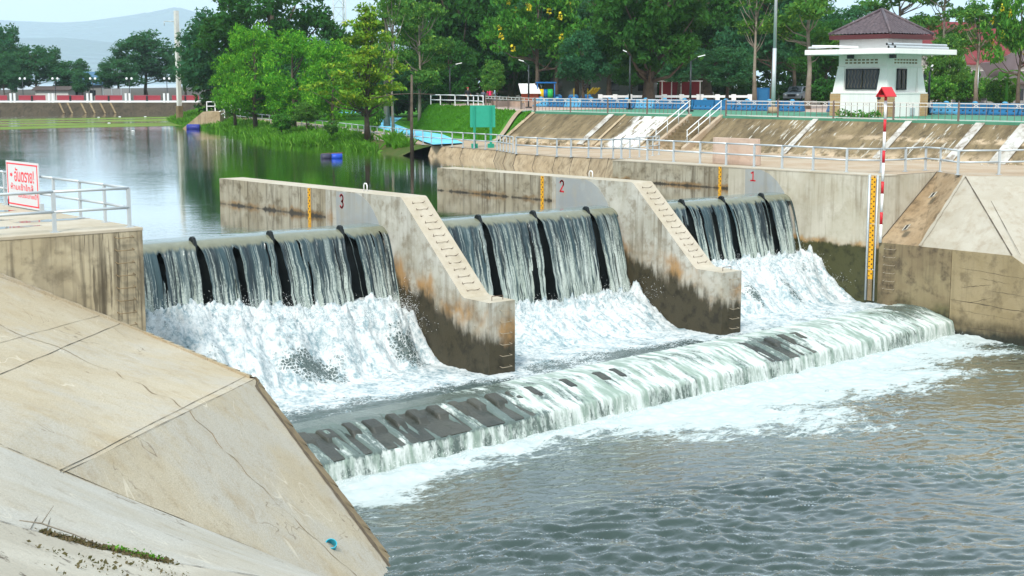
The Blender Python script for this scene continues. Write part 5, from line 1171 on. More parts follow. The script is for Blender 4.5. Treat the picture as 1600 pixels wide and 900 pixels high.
# weeds and litter in the near crevice
def leafpile(name, label, cat, C, mat, size, kind='stuff'):
    V = leaves(np.array(C), size, .3, 0, .6); o = np_mesh(name, V, np.arange(len(V)).reshape(-1, 4), MT[mat], False); tag(o, label, cat, kind=kind)
q = [poly_at(P3L, t) for t in np.linspace(1.5, 3.15, 260)]
dirt_c = [(x+RNG.normal(0, .03), y+RNG.normal(0, .06), z+abs(RNG.normal(0, .008))+.006-.45*0) for x, y, z in q for _ in range(5)]
leafpile('dead_leaves', 'brown dead leaves caught in the crevice of the near bank', 'dead leaves', dirt_c, 'leaf_brown', .045)
q = [poly_at(P3L, t) for t in np.linspace(2.25, 3.0, 130)]
leafpile('crevice_weeds', 'small green weeds growing in the crevice of the near bank', 'weeds', [(x+RNG.normal(.03, .035), y+RNG.normal(0, .04), z+abs(RNG.normal(0, .012))+.01) for x, y, z in q for _ in range(2)], 'grass_blade', .035)
q = [(RNG.uniform(2.5, 8.0), RNG.uniform(9.5, 12.9)) for _ in range(2600)]
leafpile('leaf_litter', 'scattered dark leaf litter on the near ground', 'leaf litter', [(x, y, float(np.interp(x, [p[0] for p in P3L], [p[2] for p in P3L]))+.012+.02*RNG.uniform()) for x, y in q if float(perlin(x*1.1, y*1.1)) > .02], 'leaf_brown', .038)
tw = thing('dead_twig', 'thin dead twig lying across the crevice of the near bank', 'twig', (5.2, 13.1, -.6))
mb = MB(); mb.path([(4.95, 13.25, -.48), (5.15, 13.2, -.54), (5.42, 13.1, -.68), (5.62, 13.0, -.80)], [.006, .009, .008, .004], 5); mb.path([(5.15, 13.2, -.54), (5.3, 13.25, -.40)], [.006, .003], 4); mb.build('stem', MT['bark_pale'], tw)
# ================================================================== furniture, people and the far shore
# green notice board seen from behind
gx, gy = ground_at(754, 90); ga = math.atan2(gy, gx)+.0; e = Vector((math.cos(CYAW+.0), -math.sin(CYAW), 0)); f3 = Vector((math.sin(CYAW), math.cos(CYAW), 0)); g0 = Vector((gx, gy, -.33))
MT['board_green'] = plain('board_green', (.02,.30,.20), .5); gb = thing('notice_board', 'green notice board seen from behind on two posts by the walkway', 'notice board', g0)
mb = MB(); mb.bar(g0-e*.8+Vector((0,0,2.0)), g0+e*.8+Vector((0,0,2.0)), .06, 1.38); mb.build('panel', MT['board_green'], gb)
for s_ in (-.52, .52):
    m = MB(); m.bar(g0+e*s_-f3*.09, g0+e*s_-f3*.09+Vector((0,0,2.66)), .11, .11); m.build('post', MT['board_green'], gb); m = MB(); m.bar(g0+e*s_-f3*.09, g0+e*s_-f3*.09+Vector((0,0,.28)), .3, .3); m.build('footing', MT['board_green'], gb)
# pinkish slab behind the long railing
MT['pink_board'] = conc('pink_board', (.50,.36,.28), (.56,.43,.35), (.36,.25,.18), streak=.4, blotch=.4)
pb = thing('plywood_panel', 'pinkish weathered board standing on the walkway behind the long railing', 'board', (50.7, 43.4, 0)); mb = MB(); mb.box((50.55, 42.05, 0), (50.75, 44.75, 1.22)); mb.build('panel', MT['pink_board'], pb, .01)
mb = MB(); mb.box((50.75, 42.2, 0), (51.0, 42.4, .9)); mb.build('brace', MT['pink_board'], pb); mb = MB(); mb.box((50.75, 44.4, 0), (51.0, 44.6, .9)); mb.build('brace', MT['pink_board'], pb)
# blue road barriers
MT['barrier_blue'] = plain('barrier_blue', (.014,.12,.27), .5); MT['barrier_light'] = plain('barrier_light_blue', (.07,.28,.47), .5)
def barrier(y, label, light=False, x=78.6):
    root = thing('road_barrier', label, 'road barrier', (x, y, PZ), 'blue plastic road barriers in a row'); mb = MB(); L = 1.9
    prof = [(-.26, .02), (-.26, .14), (-.14, .32), (-.09, .74), (.09, .74), (.14, .32), (.26, .14), (.26, .02)]
    mb.prism([(x+a, y-L/2, PZ+z) for a, z in prof], (0, L, 0)); mb.build('body', MT['barrier_light' if light else 'barrier_blue'], root, .02)
    for k in range(4):
        m = MB(); yy = y-L/2+L*(k+.5)/4; m.prism([(x-.262, yy-.07, PZ+.02), (x-.262, yy+.07, PZ+.02), (x-.155, yy+.06, PZ+.32), (x-.155, yy-.06, PZ+.32)], (-.012, 0, 0)); m.build('slot', MT['black_ink'], root)
    m = MB(); m.ball((x, y, PZ+.76), .15, seg=8, rings=5, sc=(1, 1.3, .6)); m.build('filler_cap', MT['barrier_light'], root)
names = ['blue road barrier farthest to the right, ahead of the picture edge', 'blue road barrier under the yellow flowering tree', 'blue road barrier below the grey shade cloth', 'light blue road barrier right of the crooked pale trunk', 'blue road barrier at the foot of the crooked pale trunk', 'blue road barrier left of the crooked pale trunk', 'blue road barrier just right of the guardhouse', 'blue road barrier half hidden by the guardhouse right wall', 'blue road barrier hidden behind the guardhouse wall', 'blue road barrier at the left corner of the guardhouse', 'blue road barrier in front of the dark straight trunk', 'blue road barrier in front of the parked pickup', 'blue road barrier just right of the tall white lamp post', 'blue road barrier just left of the tall white lamp post', 'blue road barrier below the slender pale trunk', 'blue road barrier halfway between stair and white lamp post', 'light blue road barrier right of the stair', 'blue road barrier seen through the stair opening', 'blue road barrier by the black lamp post', 'blue road barrier right of the hollow trunk', 'light blue road barrier below the hollow trunk', 'blue road barrier left of the hollow trunk', 'light blue road barrier at the left end of the row']
for k, nm in enumerate(names):
    if k == 8: continue
    barrier(44.2+2.06*k*.98, nm, nm.startswith('light'))
# lamp posts
def lamp(px, D, top, label, arm, name='lamp_post'):
    x, y = ground_at(px, D); z = PZ if in_plaza(x, y) else LZ; h = up_at(top, D); root = thing(name, label, 'lamp post', (x, y, z), 'black plaza lamp posts')
    m = MB(); m.tube((x, y, z), (x, y, h), .085, .06, 10); m.build('pole', MT['black_post'], root); m = MB(); m.cbox((x, y, z+.06), (.34, .34, .12)); m.build('base', MT['black_post'], root)
    q = Vector((x, y, h))+RGT*arm+Vector((0, 0, .28)); m = MB(); m.tube((x, y, h-.05), q, .04, n=6); m.build('arm', MT['black_post'], root); m = MB(); m.bar(q-RGT*arm*.15, q+RGT*arm*.75+Vector((0,0,.12)), .18, .06); m.build('lamp_head', MT['white_paint'], root)
for a in ((1079, 98, 96, 'black lamp post beside the head of the stair', .55), (826, 112, 102, 'black lamp post in front of the playhouse', -.45), (703, 124, 106, 'black lamp post behind the white corner railing', .6), (685, 140, 112, 'farther black lamp post left of the corner railing', -.4), (716, 150, 114, 'thin far lamp post right of the corner railing', -.4), (984, 106, 88, 'black lamp post left of the hollow trunk', -.3), (1452, 88, 112, 'black post standing right of the guardhouse', .1)): lamp(*a)
x, y = ground_at(1209, 93); lp = thing('tall_lamp_post', 'very tall white lamp post on a concrete footing behind the fence', 'lamp post', (x, y, PZ))
m = MB(); m.tube((x, y, PZ+.3), (x, y, PZ+4.2), .14, .125, 12); m.tube((x, y, PZ+4.2), (x, y, 14), .11, .08, 12); m.build('pole', MT['steel'], lp); m = MB(); m.tube((x, y, PZ), (x, y, PZ+.42), .36, .30, 12); m.build('footing', MT['walk'], lp); m = MB(); m.bar((x, y, 14), Vector((x, y, 14.3))+RGT*1.6, .2, .1); m.build('lamp_head', MT['steel'], lp)
cx_, cy_ = ground_at(1374, 79.5); cm = thing('camera_post', 'thin post with a white dome camera in front of the guardhouse', 'security camera', (cx_, cy_, PZ)); m = MB(); m.tube((cx_, cy_, PZ), (cx_, cy_, PZ+1.0), .035); m.build('post', MT['fence_bar'], cm)
m = MB(); m.ball((cx_, cy_, PZ+1.36), .135, sc=(1, 1, 1.1)); m.build('housing', MT['white_paint'], cm); m = MB(); m.ball((cx_, cy_, PZ+1.14), .115); m.build('dome', MT['black_ink'], cm)
# flower plants at the guardhouse
for px, hgt, nm in ((1318, .55, 'small garden plant left of the guardhouse brick corner'), (1336, .45, 'small garden plant in front of the guardhouse window wall'), (1352, .35, 'lowest garden plant in front of the guardhouse'), (1368, .4, 'garden plant at the foot of the camera post')):
    x, y = ground_at(px, 77.5); r = thing('garden_plant', nm, 'plant', (x, y, PZ), 'plants in front of the guardhouse'); V = leaves(crown_points(blob(9, (0, 0, hgt*.55), (.5, .5, hgt*.4), .2), 26, .2), .13, .4); np_mesh('foliage', V, np.arange(len(V)).reshape(-1, 4), MT['leaf_mid'], False, None, r)
    m = MB(); m.tube((x, y, PZ), (x, y, PZ+hgt*.6), .02, n=5); m.build('stem', MT['bark'], r)
# low white wall, pink kerb wall, red shed, blue door, shade cloth
def boxthing(name, label, cat, px, D, w, d, z0, z1, mat, part='wall', rz=-CYAW):
    x, y = ground_at(px, D); root = thing(name, label, cat, (x, y, z0)); m = MB(); m.box((x-w/2, y-d/2, z0), (x+w/2, y+d/2, z1), rz=rz); m.build(part, mat, root); return root, x, y
wl = thing('low_white_wall', 'low white balustrade wall with slots behind the hollow trunk', 'wall', (*ground_at(1040, 133), PZ))
for px0, px1 in ((938, 1008), (1012, 1092), (1096, 1172)):
    p, q = Vector((*ground_at(px0, 133), 0)), Vector((*ground_at(px1, 133), 0)); m = MB(); m.bar(p+Vector((0,0,PZ+.72)), q+Vector((0,0,PZ+.72)), .22, .22); m.bar(p+Vector((0,0,PZ+.15)), q+Vector((0,0,PZ+.15)), .22, .3)
    for k in range(4): c = p+(q-p)*(k/3); m.cbox((c.x, c.y, PZ+.45), (.4, .4, .95), rz=-CYAW)
    m.build('panel', MT['white_paint'], wl)
pk = thing('planter_wall', 'long low pinkish planter wall in front of the playground', 'planter wall', (*ground_at(860, 118), PZ)); p, q = Vector((*ground_at(770, 122), PZ+.22)), Vector((*ground_at(946, 114), PZ+.22))
for k in range(6): m = MB(); a_, b_ = p+(q-p)*(k/6), p+(q-p)*((k+.97)/6); m.bar(a_, b_, .3, .44); m.build('segment', MT['pink_board'] if k % 2 else MT['plaza'], pk)
rs_ = thing('red_shed', 'dark red panelled shed with white battens behind the black lamp post', 'shed', (*ground_at(1062, 142), PZ)); sx, sy = ground_at(1062, 142)
m = MB(); m.box((sx-1.9, sy-1.2, PZ), (sx+1.9, sy+1.2, PZ+2.1), rz=-CYAW); m.build('wall', plain('shed_red', (.20,.012,.018), .6), rs_)
for k in range(5): c = Vector((sx, sy, 0))+RGT*(-1.88+.94*k)-f3*1.23; m = MB(); m.cbox((c.x, c.y, PZ+1.05), (.1, .04, 2.1), rz=-CYAW); m.build('batten', MT['white_paint'], rs_)
m = MB(); m.box((sx-2.1, sy-1.4, PZ+2.1), (sx+2.1, sy+1.4, PZ+2.22), rz=-CYAW); m.build('roof', MT['white_paint'], rs_)
r, x, y = boxthing('portable_toilet', 'blue narrow cabin between the trunks left of the white lamp post', 'cabin', 1191, 128, 1.15, 1.15, PZ, PZ+1.55, plain('cabin_blue', (.01,.09,.22), .5)); m = MB(); c = Vector((x, y, 0))-f3*.59; m.cbox((c.x, c.y, PZ+.75), (.8, .02, 1.3), rz=-CYAW); m.build('door', MT['barrier_blue'], r)
sc_ = thing('shade_cloth', 'pale purple grey shade cloth slung between trees on the right', 'shade cloth', (*ground_at(1565, 112), PZ+3)); V = []; n = 16
for i in range(n+1):
    for j in range(n+1):
        u, v = i/n, j/n; P0, P1, P2, P3 = [Vector((*ground_at(px, D), up_at(py, D))) for px, D, py in ((1528, 112, 101), (1597, 110, 72), (1603, 116, 96), (1543, 117, 121))]
        c = (P0*(1-u)+P1*u)*(1-v)+(P3*(1-u)+P2*u)*v; V.append(tuple(c-Vector((0,0,1))*(.55*math.sin(PI*u)*(.4+.6*v)) + Vector((0,0,.05*math.sin(u*17+v*5)))-Vector(sc_.location)))
o = np_mesh('cloth', np.array(V), grid_faces(n+1, n+1), plain('cloth_grey', (.40,.38,.47), .8), True, None, sc_); so_ = o.modifiers.new('thick', 'SOLIDIFY'); so_.thickness = .01
for px, D, py in ((1528, 112, 101), (1543, 117, 121), (1603, 116, 96)): x, y = ground_at(px, D); m = MB(); m.tube((x, y, PZ), (x, y, up_at(py, D)), .035); m.build('pole', MT['steel'], sc_)
# houses behind the trees on the right
def house(name, label, px, D, w, d, hw, hr, wall, roof, base=None, rot=-CYAW, grp=None, wins=2, over=.5):
    x, y = ground_at(px, D); b = PZ if base is None else base; root = thing(name, label, 'house', (x, y, b), grp); c, s = math.cos(rot), math.sin(rot); T = lambda u, v, z: (x+u*c-v*s, y+u*s+v*c, b+z)
    m = MB(); P = [(-w/2, -d/2), (w/2, -d/2), (w/2, d/2), (-w/2, d/2)]; m.poly([T(u, v, z) for z in (0, hw) for u, v in P], [(0,1,5,4),(1,2,6,5),(2,3,7,6),(3,0,4,7),(4,5,6,7)]); m.build('wall', wall, root)
    m = MB(); W, Dd = w/2+over, d/2+over; Q = [T(-W, -Dd, hw), T(W, -Dd, hw), T(W, Dd, hw), T(-W, Dd, hw), T(-W, 0, hw+hr), T(W, 0, hw+hr)]; m.poly(Q+[tuple(Vector(q)+Vector((0,0,.14))) for q in Q], [(0,4,5,1),(3,2,5,4),(6,7,11,10),(9,10,11,8),(0,1,7,6),(2,3,9,8),(0,6,10,4),(4,10,9,3),(1,5,11,7),(5,2,8,11)]); m.build('roof', roof, root)
    for q_ in (-w/2, w/2): m = MB(); m.poly([T(q_, -d/2, hw), T(q_, d/2, hw), T(q_, 0, hw+hr*.85)], [(0, 2, 1)]); m.build('gable', wall, root)
    for k in range(wins):
        u = -w/2+w*(k+.5)/wins; m = MB(); m.poly([T(u+i*.55, -d/2-.03, hw*.5+j*.5) for i, j in ((-1,-1),(1,-1),(1,1),(-1,1))]+[T(u+i*.55, -d/2-.003, hw*.5+j*.5) for i, j in ((-1,-1),(1,-1),(1,1),(-1,1))], [(0,1,2,3),(7,6,5,4),(0,4,5,1),(1,5,6,2),(2,6,7,3),(3,7,4,0)]); m.build('window', MT['glass'], root)
MT['red_roof'] = plain('red_roof', (.17,.03,.035), .7); MT['wall_pale'] = plain('pale_wall', (.55,.55,.53), .8); MT['wall_grey'] = plain('grey_wall', (.22,.22,.22), .8); MT['blue_roof'] = plain('blue_roof', (.06,.14,.24), .5); MT['dark_roof'] = plain('dark_roof', (.09,.07,.065), .7)
house('house', 'pale house with a red roof among the trees above the shade cloth', 1556, 148, 7.5, 6, 3.8, 3.6, MT['wall_pale'], MT['red_roof'])
house('house', 'house whose red roof shows behind the guardhouse roof edge', 1462, 160, 7, 6, 5.6, 3.0, MT['wall_pale'], MT['red_roof'])
house('house', 'low dark roofed house in the shade behind the banana plant', 1552, 128, 6, 4, 1.9, 1.0, MT['wall_grey'], MT['dark_roof'])
house('house', 'grey house in deep shade behind the yellow swing frame', 935, 165, 13, 6, 3.2, 2.4, MT['wall_grey'], MT['dark_roof'], wins=4)
# playground
PR, PY, PB, PG = plain('play_red', (.42,.09,.04), .5), plain('play_yellow', (.80,.52,.01), .45), plain('play_blue', (.01,.13,.40), .45), plain('play_green', (.03,.42,.08), .45)
def frame(px, D): x, y = ground_at(px, D); return Vector((x, y, PZ))
def L2(o, u, v, z): return o+RGT*u+f3*v+Vector((0, 0, z))
o_ = frame(828, 124); ph = thing('playhouse', 'red playhouse with a white pitched roof behind the fence', 'playhouse', o_)
m = MB(); m.poly([L2(o_, u, v, z) for z in (0, 1.25) for u, v in ((-.75,-.6),(.75,-.6),(.75,.6),(-.75,.6))]+[L2(o_, -.75, 0, 1.8), L2(o_, .75, 0, 1.8)], [(0,1,5,4),(1,2,6,5),(2,3,7,6),(3,0,4,7),(4,8,7),(5,6,9)]); m.build('wall', PR, ph)
m = MB(); m.poly([L2(o_, u, v, z+t) for t in (0, .07) for u, v, z in ((-.8,-.9,1.05),(.95,-.9,1.05),(.6,0,1.85),(-1.0,0,1.85),(.95,.9,1.05),(-.8,.9,1.05))], [(0,1,2,3),(3,2,4,5),(6,9,8,7),(9,11,10,8),(0,6,7,1),(1,7,8,2),(0,3,9,6),(2,8,10,4),(3,5,11,9),(4,10,11,5)]); m.build('roof', MT['white_paint'], ph)
o_ = frame(853, 124); st = thing('slide_tower', 'play tower with a yellow and green drum under a blue frame', 'play tower', o_)
m = MB(); m.tube(L2(o_, -.55, 0, 1.05), L2(o_, -.2, 0, 1.05), .42, n=14); m.build('drum', PY, st); m = MB(); m.tube(L2(o_, -.2, 0, 1.05), L2(o_, .15, 0, 1.05), .40, n=14); m.build('drum', PB, st); m = MB(); m.tube(L2(o_, .15, 0, 1.05), L2(o_, .6, 0, 1.05), .42, n=14); m.build('drum', PG, st)
for u in (-.75, .75):
    for v in (-.5, .5): m = MB(); m.tube(L2(o_, u, v, 0), L2(o_, u, v, 2.0), .05, n=6); m.build('post', PB, st)
m = MB(); m.bar(L2(o_, -.9, 0, 2.0), L2(o_, .9, 0, 2.0), 1.2, .12); m.build('canopy', PB, st)
o_ = frame(905, 122); sw = thing('swing_frame', 'yellow climbing frame with tilted yellow panels', 'climbing frame', o_)
for u in (-.45, .75): m = MB(); m.tube(L2(o_, u, 0, 0), L2(o_, u, 0, 1.5), .05, n=6); m.build('post', PY, sw)
for k in range(3): m = MB(); m.bar(L2(o_, .75+.25*k, 0, 1.05), L2(o_, 1.25+.25*k, .1, 1.55), .4, .12); m.build('panel', PY, sw)
for px, nm, c in ((896, 'blue play box left of the yellow posts', PB), (916, 'blue play box under the tilted yellow panels', PB), (870, 'blue disc seat left of the playground trunks', PB)):
    o_ = frame(px, 125); b_ = thing('play_box', nm, 'play box', o_, 'blue play boxes'); m = MB(); m.cbox(o_+Vector((0,0,.5)), (.9, .7, .75), rz=-CYAW); m.build('body', c, b_, .05); m = MB(); m.cbox(o_+Vector((0,0,.92)), (.7, .5, .1), rz=-CYAW); m.build('lid', MT['barrier_light'], b_)
# people behind the fence
SKIN = plain('skin', (.36,.20,.13), .6)
def person(px, D, label, shirt, trousers, hat=None, rz=0., h=1.58, hair=(.015,.012,.01)):
    o = frame(px, D); root = thing('person', label, 'person', o, None, rz); k = h/1.7
    me = bpy.data.meshes.new('body'); J_ = {'pel': (0,0,.93), 'wst': (0,0,1.1), 'chs': (0,.0,1.3), 'nck': (0,0,1.46), 'hd': (0,.02,1.56), 'tp': (0,.01,1.66)}
    for s_, n_ in ((-1, 'l'), (1, 'r')): J_.update({n_+'sh': (s_*.19,0,1.40), n_+'el': (s_*.26,.03,1.13), n_+'wr': (s_*.24,.14,.92), n_+'ha': (s_*.22,.2,.84), n_+'hp': (s_*.10,0,.90), n_+'kn': (s_*.11,.03,.49), n_+'an': (s_*.11,0,.09), n_+'to': (s_*.12,.16,.04)})
    rad_ = {'pel': .14, 'wst': .125, 'chs': .15, 'nck': .06, 'hd': .10, 'tp': .08, 'sh': .07, 'el': .05, 'wr': .04, 'ha': .045, 'hp': .09, 'kn': .065, 'an': .05, 'to': .04}
    ks = list(J_); E = [('pel','wst'),('wst','chs'),('chs','nck'),('nck','hd'),('hd','tp')]
    for n_ in 'lr': E += [('chs',n_+'sh'),(n_+'sh',n_+'el'),(n_+'el',n_+'wr'),(n_+'wr',n_+'ha'),('pel',n_+'hp'),(n_+'hp',n_+'kn'),(n_+'kn',n_+'an'),(n_+'an',n_+'to')]
    me.from_pydata([tuple(c*k for c in J_[q]) for q in ks], [(ks.index(a), ks.index(b)) for a, b in E], [])
    tmp = bpy.data.objects.new('tmp', me); COL.objects.link(tmp); sk = tmp.modifiers.new('skin', 'SKIN'); sub = tmp.modifiers.new('sub', 'SUBSURF'); sub.levels = 1
    for i, q in enumerate(ks): r_ = rad_.get(q, rad_.get(q[1:]))*k; me.skin_vertices[0].data[i].radius = (r_, r_*.85)
    me.skin_vertices[0].data[0].use_root = True; bpy.context.view_layer.update(); m2 = bpy.data.meshes.new_from_object(tmp.evaluated_get(bpy.context.evaluated_depsgraph_get())); bpy.data.objects.remove(tmp); m2.name = 'body'; m2.materials.clear()
    for mm in (SKIN, shirt, trousers, plain('hair', hair, .5)): m2.materials.append(mm)
    for p in m2.polygons:
        c = p.center/k; p.use_smooth = True
        p.material_index = 2 if c.z < .93 and abs(c.x) < .19 else 1 if c.z < 1.44 and not (abs(c.x) > .2 and c.z < 1.1) else 3 if (c.z > 1.60 or (c.z > 1.48 and c.y < -.02)) else 0
    link_mesh('body', m2, root)
    if hat: m = MB(); q = Vector(o)+Vector((0, 0, 1.66*k)); m.ball(q, .11*k, sc=(1, 1, .6)); m.cbox(q+Vector((0, .09, 0)), (.16*k, .16*k, .02)); m.build('cap', hat, root)
pk_ = plain('pink_shirt', (.70,.03,.14), .7); lb_ = plain('pale_blue_shirt', (.30,.50,.60), .7); dk_ = plain('dark_clothes', (.02,.025,.03), .8); gr_ = plain('grey_clothes', (.12,.14,.19), .8)
person(765.5, 126, 'person in a bright pink shirt standing behind the plaza fence', pk_, dk_, rz=2.2, h=1.65); person(773, 127, 'person in pale blue beside the pink shirt', lb_, gr_, rz=1.0, h=1.55)
person(731, 122, 'person in dark clothes with a red cap by the corner railing', dk_, dk_, plain('red_cap', (.30,.03,.03), .6), 3.0, 1.6); person(755, 130, 'person in grey left of the pink shirt', gr_, dk_, rz=2.6, h=1.35)
person(817.5, 104, 'person in tan crouching low by the black lamp post', plain('tan_shirt', (.42,.27,.15), .8), gr_, rz=2.5, h=.95)
# pickup
o_ = frame(1246, 146); tk = thing('pickup_truck', 'silver grey pickup parked between the trunks left of the guardhouse', 'pickup truck', o_)
cp_ = plain('car_paint_silver', (.34,.38,.42), .3, .3)
def carbox(name, pts, w, mat, bevel=.06):   # side profile (v,z) swept across u
    m = MB(); m.prism([L2(o_, -w/2+pts[i][0]*.45, pts[i][0], pts[i][1]) for i in range(len(pts))], RGT*w); m.build(name, mat, tk, bevel)
carbox('body', [(-2.3, .42), (-2.3, .95), (-.9, 1.08), (2.5, 1.05), (2.5, .42)], 1.75, cp_); carbox('cab', [(-1.1, 1.07), (-.45, 1.62), (.75, 1.64), (1.0, 1.07)], 1.5, cp_)
carbox('windscreen', [(-1.08, 1.12), (-.50, 1.58), (-.56, 1.62), (-1.14, 1.13)], 1.34, MT['glass'], .0); carbox('side_window', [(-.75, 1.14), (-.35, 1.55), (.65, 1.56), (.85, 1.14)], 1.52, MT['glass'], 0)
for v in (-1.5, 1.6):
    for s_ in (-.80, .80): c = L2(o_, s_+v*.45, v, .36); m = MB(); m.tube(c-RGT*.1, c+RGT*.1, .36, n=14); m.build('wheel', MT['black_ink'], tk)
for s_ in (-.62, .62): c = L2(o_, s_-2.3*.45, -2.32, .78); m = MB(); m.ball(c, .14, sc=(1.3, .6, .8)); m.build('headlight', MT['white_paint'], tk)
c = L2(o_, -2.3*.45, -2.33, .72); m = MB(); m.bar(c-RGT*.4, c+RGT*.4, .05, .25); m.build('grille', MT['black_ink'], tk)
# mast with lattice behind the trees
mx_, my_ = ground_at(532, 215); ms = thing('lattice_mast', 'thin lattice radio mast rising behind the shore trees', 'mast', (mx_, my_, 0))
for i, (u, v) in enumerate(((-1.0, 0), (.55, .9), (1.1, -.4))): m = MB(); m.tube(Vector((mx_, my_, 0))+RGT*u+f3*v, Vector((mx_, my_, 24))+RGT*u*.8+f3*v*.8, .12, n=6); m.build('leg', MT['steel'], ms)
m = MB(); q = lambda i, z: Vector((mx_, my_, z))+RGT*((-1.0, .55, 1.1)[i])*.9+f3*((0, .9, -.4)[i])*.9
for k in range(11):
    for i in range(3): m.tube(q(i, 2*k+1), q((i+1) % 3, 2*k+1), .05, n=4); m.tube(q(i, 2*k+1), q((i+1) % 3, 2*k+3), .035, n=4)
m.build('lattice', MT['steel'], ms)
# post in the lake with a loose rail, barrels
x, y = ground_at(643, 91); wp_ = thing('mooring_post', 'tall weathered wooden post standing in the lake before the mound', 'post', (x, y, -1.5)); m = MB(); m.path([(x, y, -1.8), (x-.03, y, 1), (x+.02, y, up_at(117, 91))], [.15, .10, .07], 8); m.build('shaft', MT['bark'], wp_)
m = MB(); z = up_at(146, 91); m.path([Vector((x, y, z))-RGT*2.6+Vector((0,0,-.3)), Vector((x, y, z-.05))-RGT*1.2, Vector((x, y, z)), Vector((x, y, z-.05))+RGT*1.5], .03, 5); m.build('crossbar', MT['bark'], wp_)
MT['drum_blue'] = plain('drum_blue', (.01,.06,.42), .4)
def barrel(p, d, label, mat, grp, name='plastic_drum', r=.23, L=.62):
    root = thing(name, label, 'drum', p, grp); p, d = Vector(p), Vector(d).normalized(); m = MB(); m.path([p+d*L*t for t in (-.5, -.47, -.25, -.22, 0, .22, .25, .47, .5)], [r*.86, r, r, r*1.05, r, r*1.05, r, r, r*.86], 14); m.build('shell', mat, root); m = MB(); m.tube(p+d*L*.5, p+d*L*.53, r*.2); m.build('bung', MT['black_ink'], root)
rp = Vector((*ground_at(516, 90), WZ+.08))
barrel(rp+RGT*.3, RGT+f3*.3, 'bright blue drum at the right end of the floating raft', MT['drum_blue'], 'floating drums'); barrel(rp+RGT*.28+f3*.6, RGT+f3*.3, 'bright blue drum at the far side of the raft', MT['drum_blue'], 'floating drums'); barrel(rp-RGT*.36-f3*.1, RGT+f3*.3, 'dark drum at the left end of the floating raft', plain('drum_dark', (.03,.03,.06), .5), 'floating drums')
rf = thing('raft_frame', 'thin rusty frame tying the floating drums together', 'raft frame', rp+Vector((0,0,.32))); m = MB()
for v in (-.1, .5): m.bar(rp-RGT*.7+f3*v+Vector((0,0,.20)), rp+RGT*.65+f3*(v+.3)+Vector((0,0,.26)), .07, .05)
m.build('beam', MT['rust'], rf)
bp = Vector((*ground_at(300, 148), WZ+.15)); barrel(bp, RGT, 'dark blue drum lying at the grassy shore near the ramp', plain('drum_navy', (.02,.03,.22), .5), 'floating drums', L=1.35, r=.36)
# utility pole in the lake
ux, uy = ground_at(279, 174); up_ = thing('utility_pole', 'tall white concrete utility pole rising from the lake', 'utility pole', (ux, uy, -1.5)); ut = up_at(20, 174)
m = MB(); m.bar((ux, uy, -.2), (ux, uy, ut), .46, .46); m.build('shaft', conc('pole_white', (.62,.62,.60), (.68,.68,.66), (.45,.44,.40), streak=.4), up_); m = MB(); m.bar((ux, uy, -1.6), (ux, uy, 1.0), .62, .62); m.build('pile', MT['conc_kerb'], up_)
m = MB(); z = up_at(36, 174); m.tube(Vector((ux, uy, z)), Vector((ux, uy, z))-RGT*1.5, .06); m.tube(Vector((ux, uy, z))-RGT*1.5, Vector((ux, uy, z-.5))-RGT*1.5, .05); m.build('bracket', MT['steel'], up_)
for u in (.32, .5): m = MB(); m.tube(Vector((ux, uy, 1.5))+RGT*u, Vector((ux, uy, ut-2))+RGT*u*.8, .03); m.build('cable', MT['steel'], up_)
# boat ramp and its rails
jp = Vector((*ground_at(332, 152), 0)); rm = thing('boat_ramp', 'concrete boat ramp sloping into the lake below the white rails', 'boat ramp', jp)
m = MB(); m.poly([jp+RGT*u+f3*v+Vector((0,0,z)) for u, v, z in ((-3.4,-1.5,-1.3),(-3.4,3,-1.3),(-.8,-1.5,.75),(-.8,3,.75),(1.0,-1.5,.75),(1.0,3,.75),(1.0,-1.5,-1.5),(1.0,3,-1.5))], [(0,2,3,1),(2,4,5,3),(4,6,7,5),(0,6,4,2),(1,3,5,7),(0,1,7,6)]); m.build('slab', MT['revet'], rm)
railing('railing', 'white railing on top of the boat ramp', [tuple(jp+RGT*u+f3*2.4+Vector((0,0,z))) for u, z in ((-1.2,.75),(-.3,.75),(.6,.7),(1.5,.6),(2.4,.5))], 1.0, 'grey pipe railings', mat='white_paint', r=.05, plate=False)
railing('railing', 'white railing running down beside the boat ramp', [tuple(jp+RGT*u-f3*1.0+Vector((0,0,z))) for u, z in ((2.4,.6),(1.4,.1),(.3,-.4))], .9, 'grey pipe railings', mat='white_paint', r=.05, plate=False)
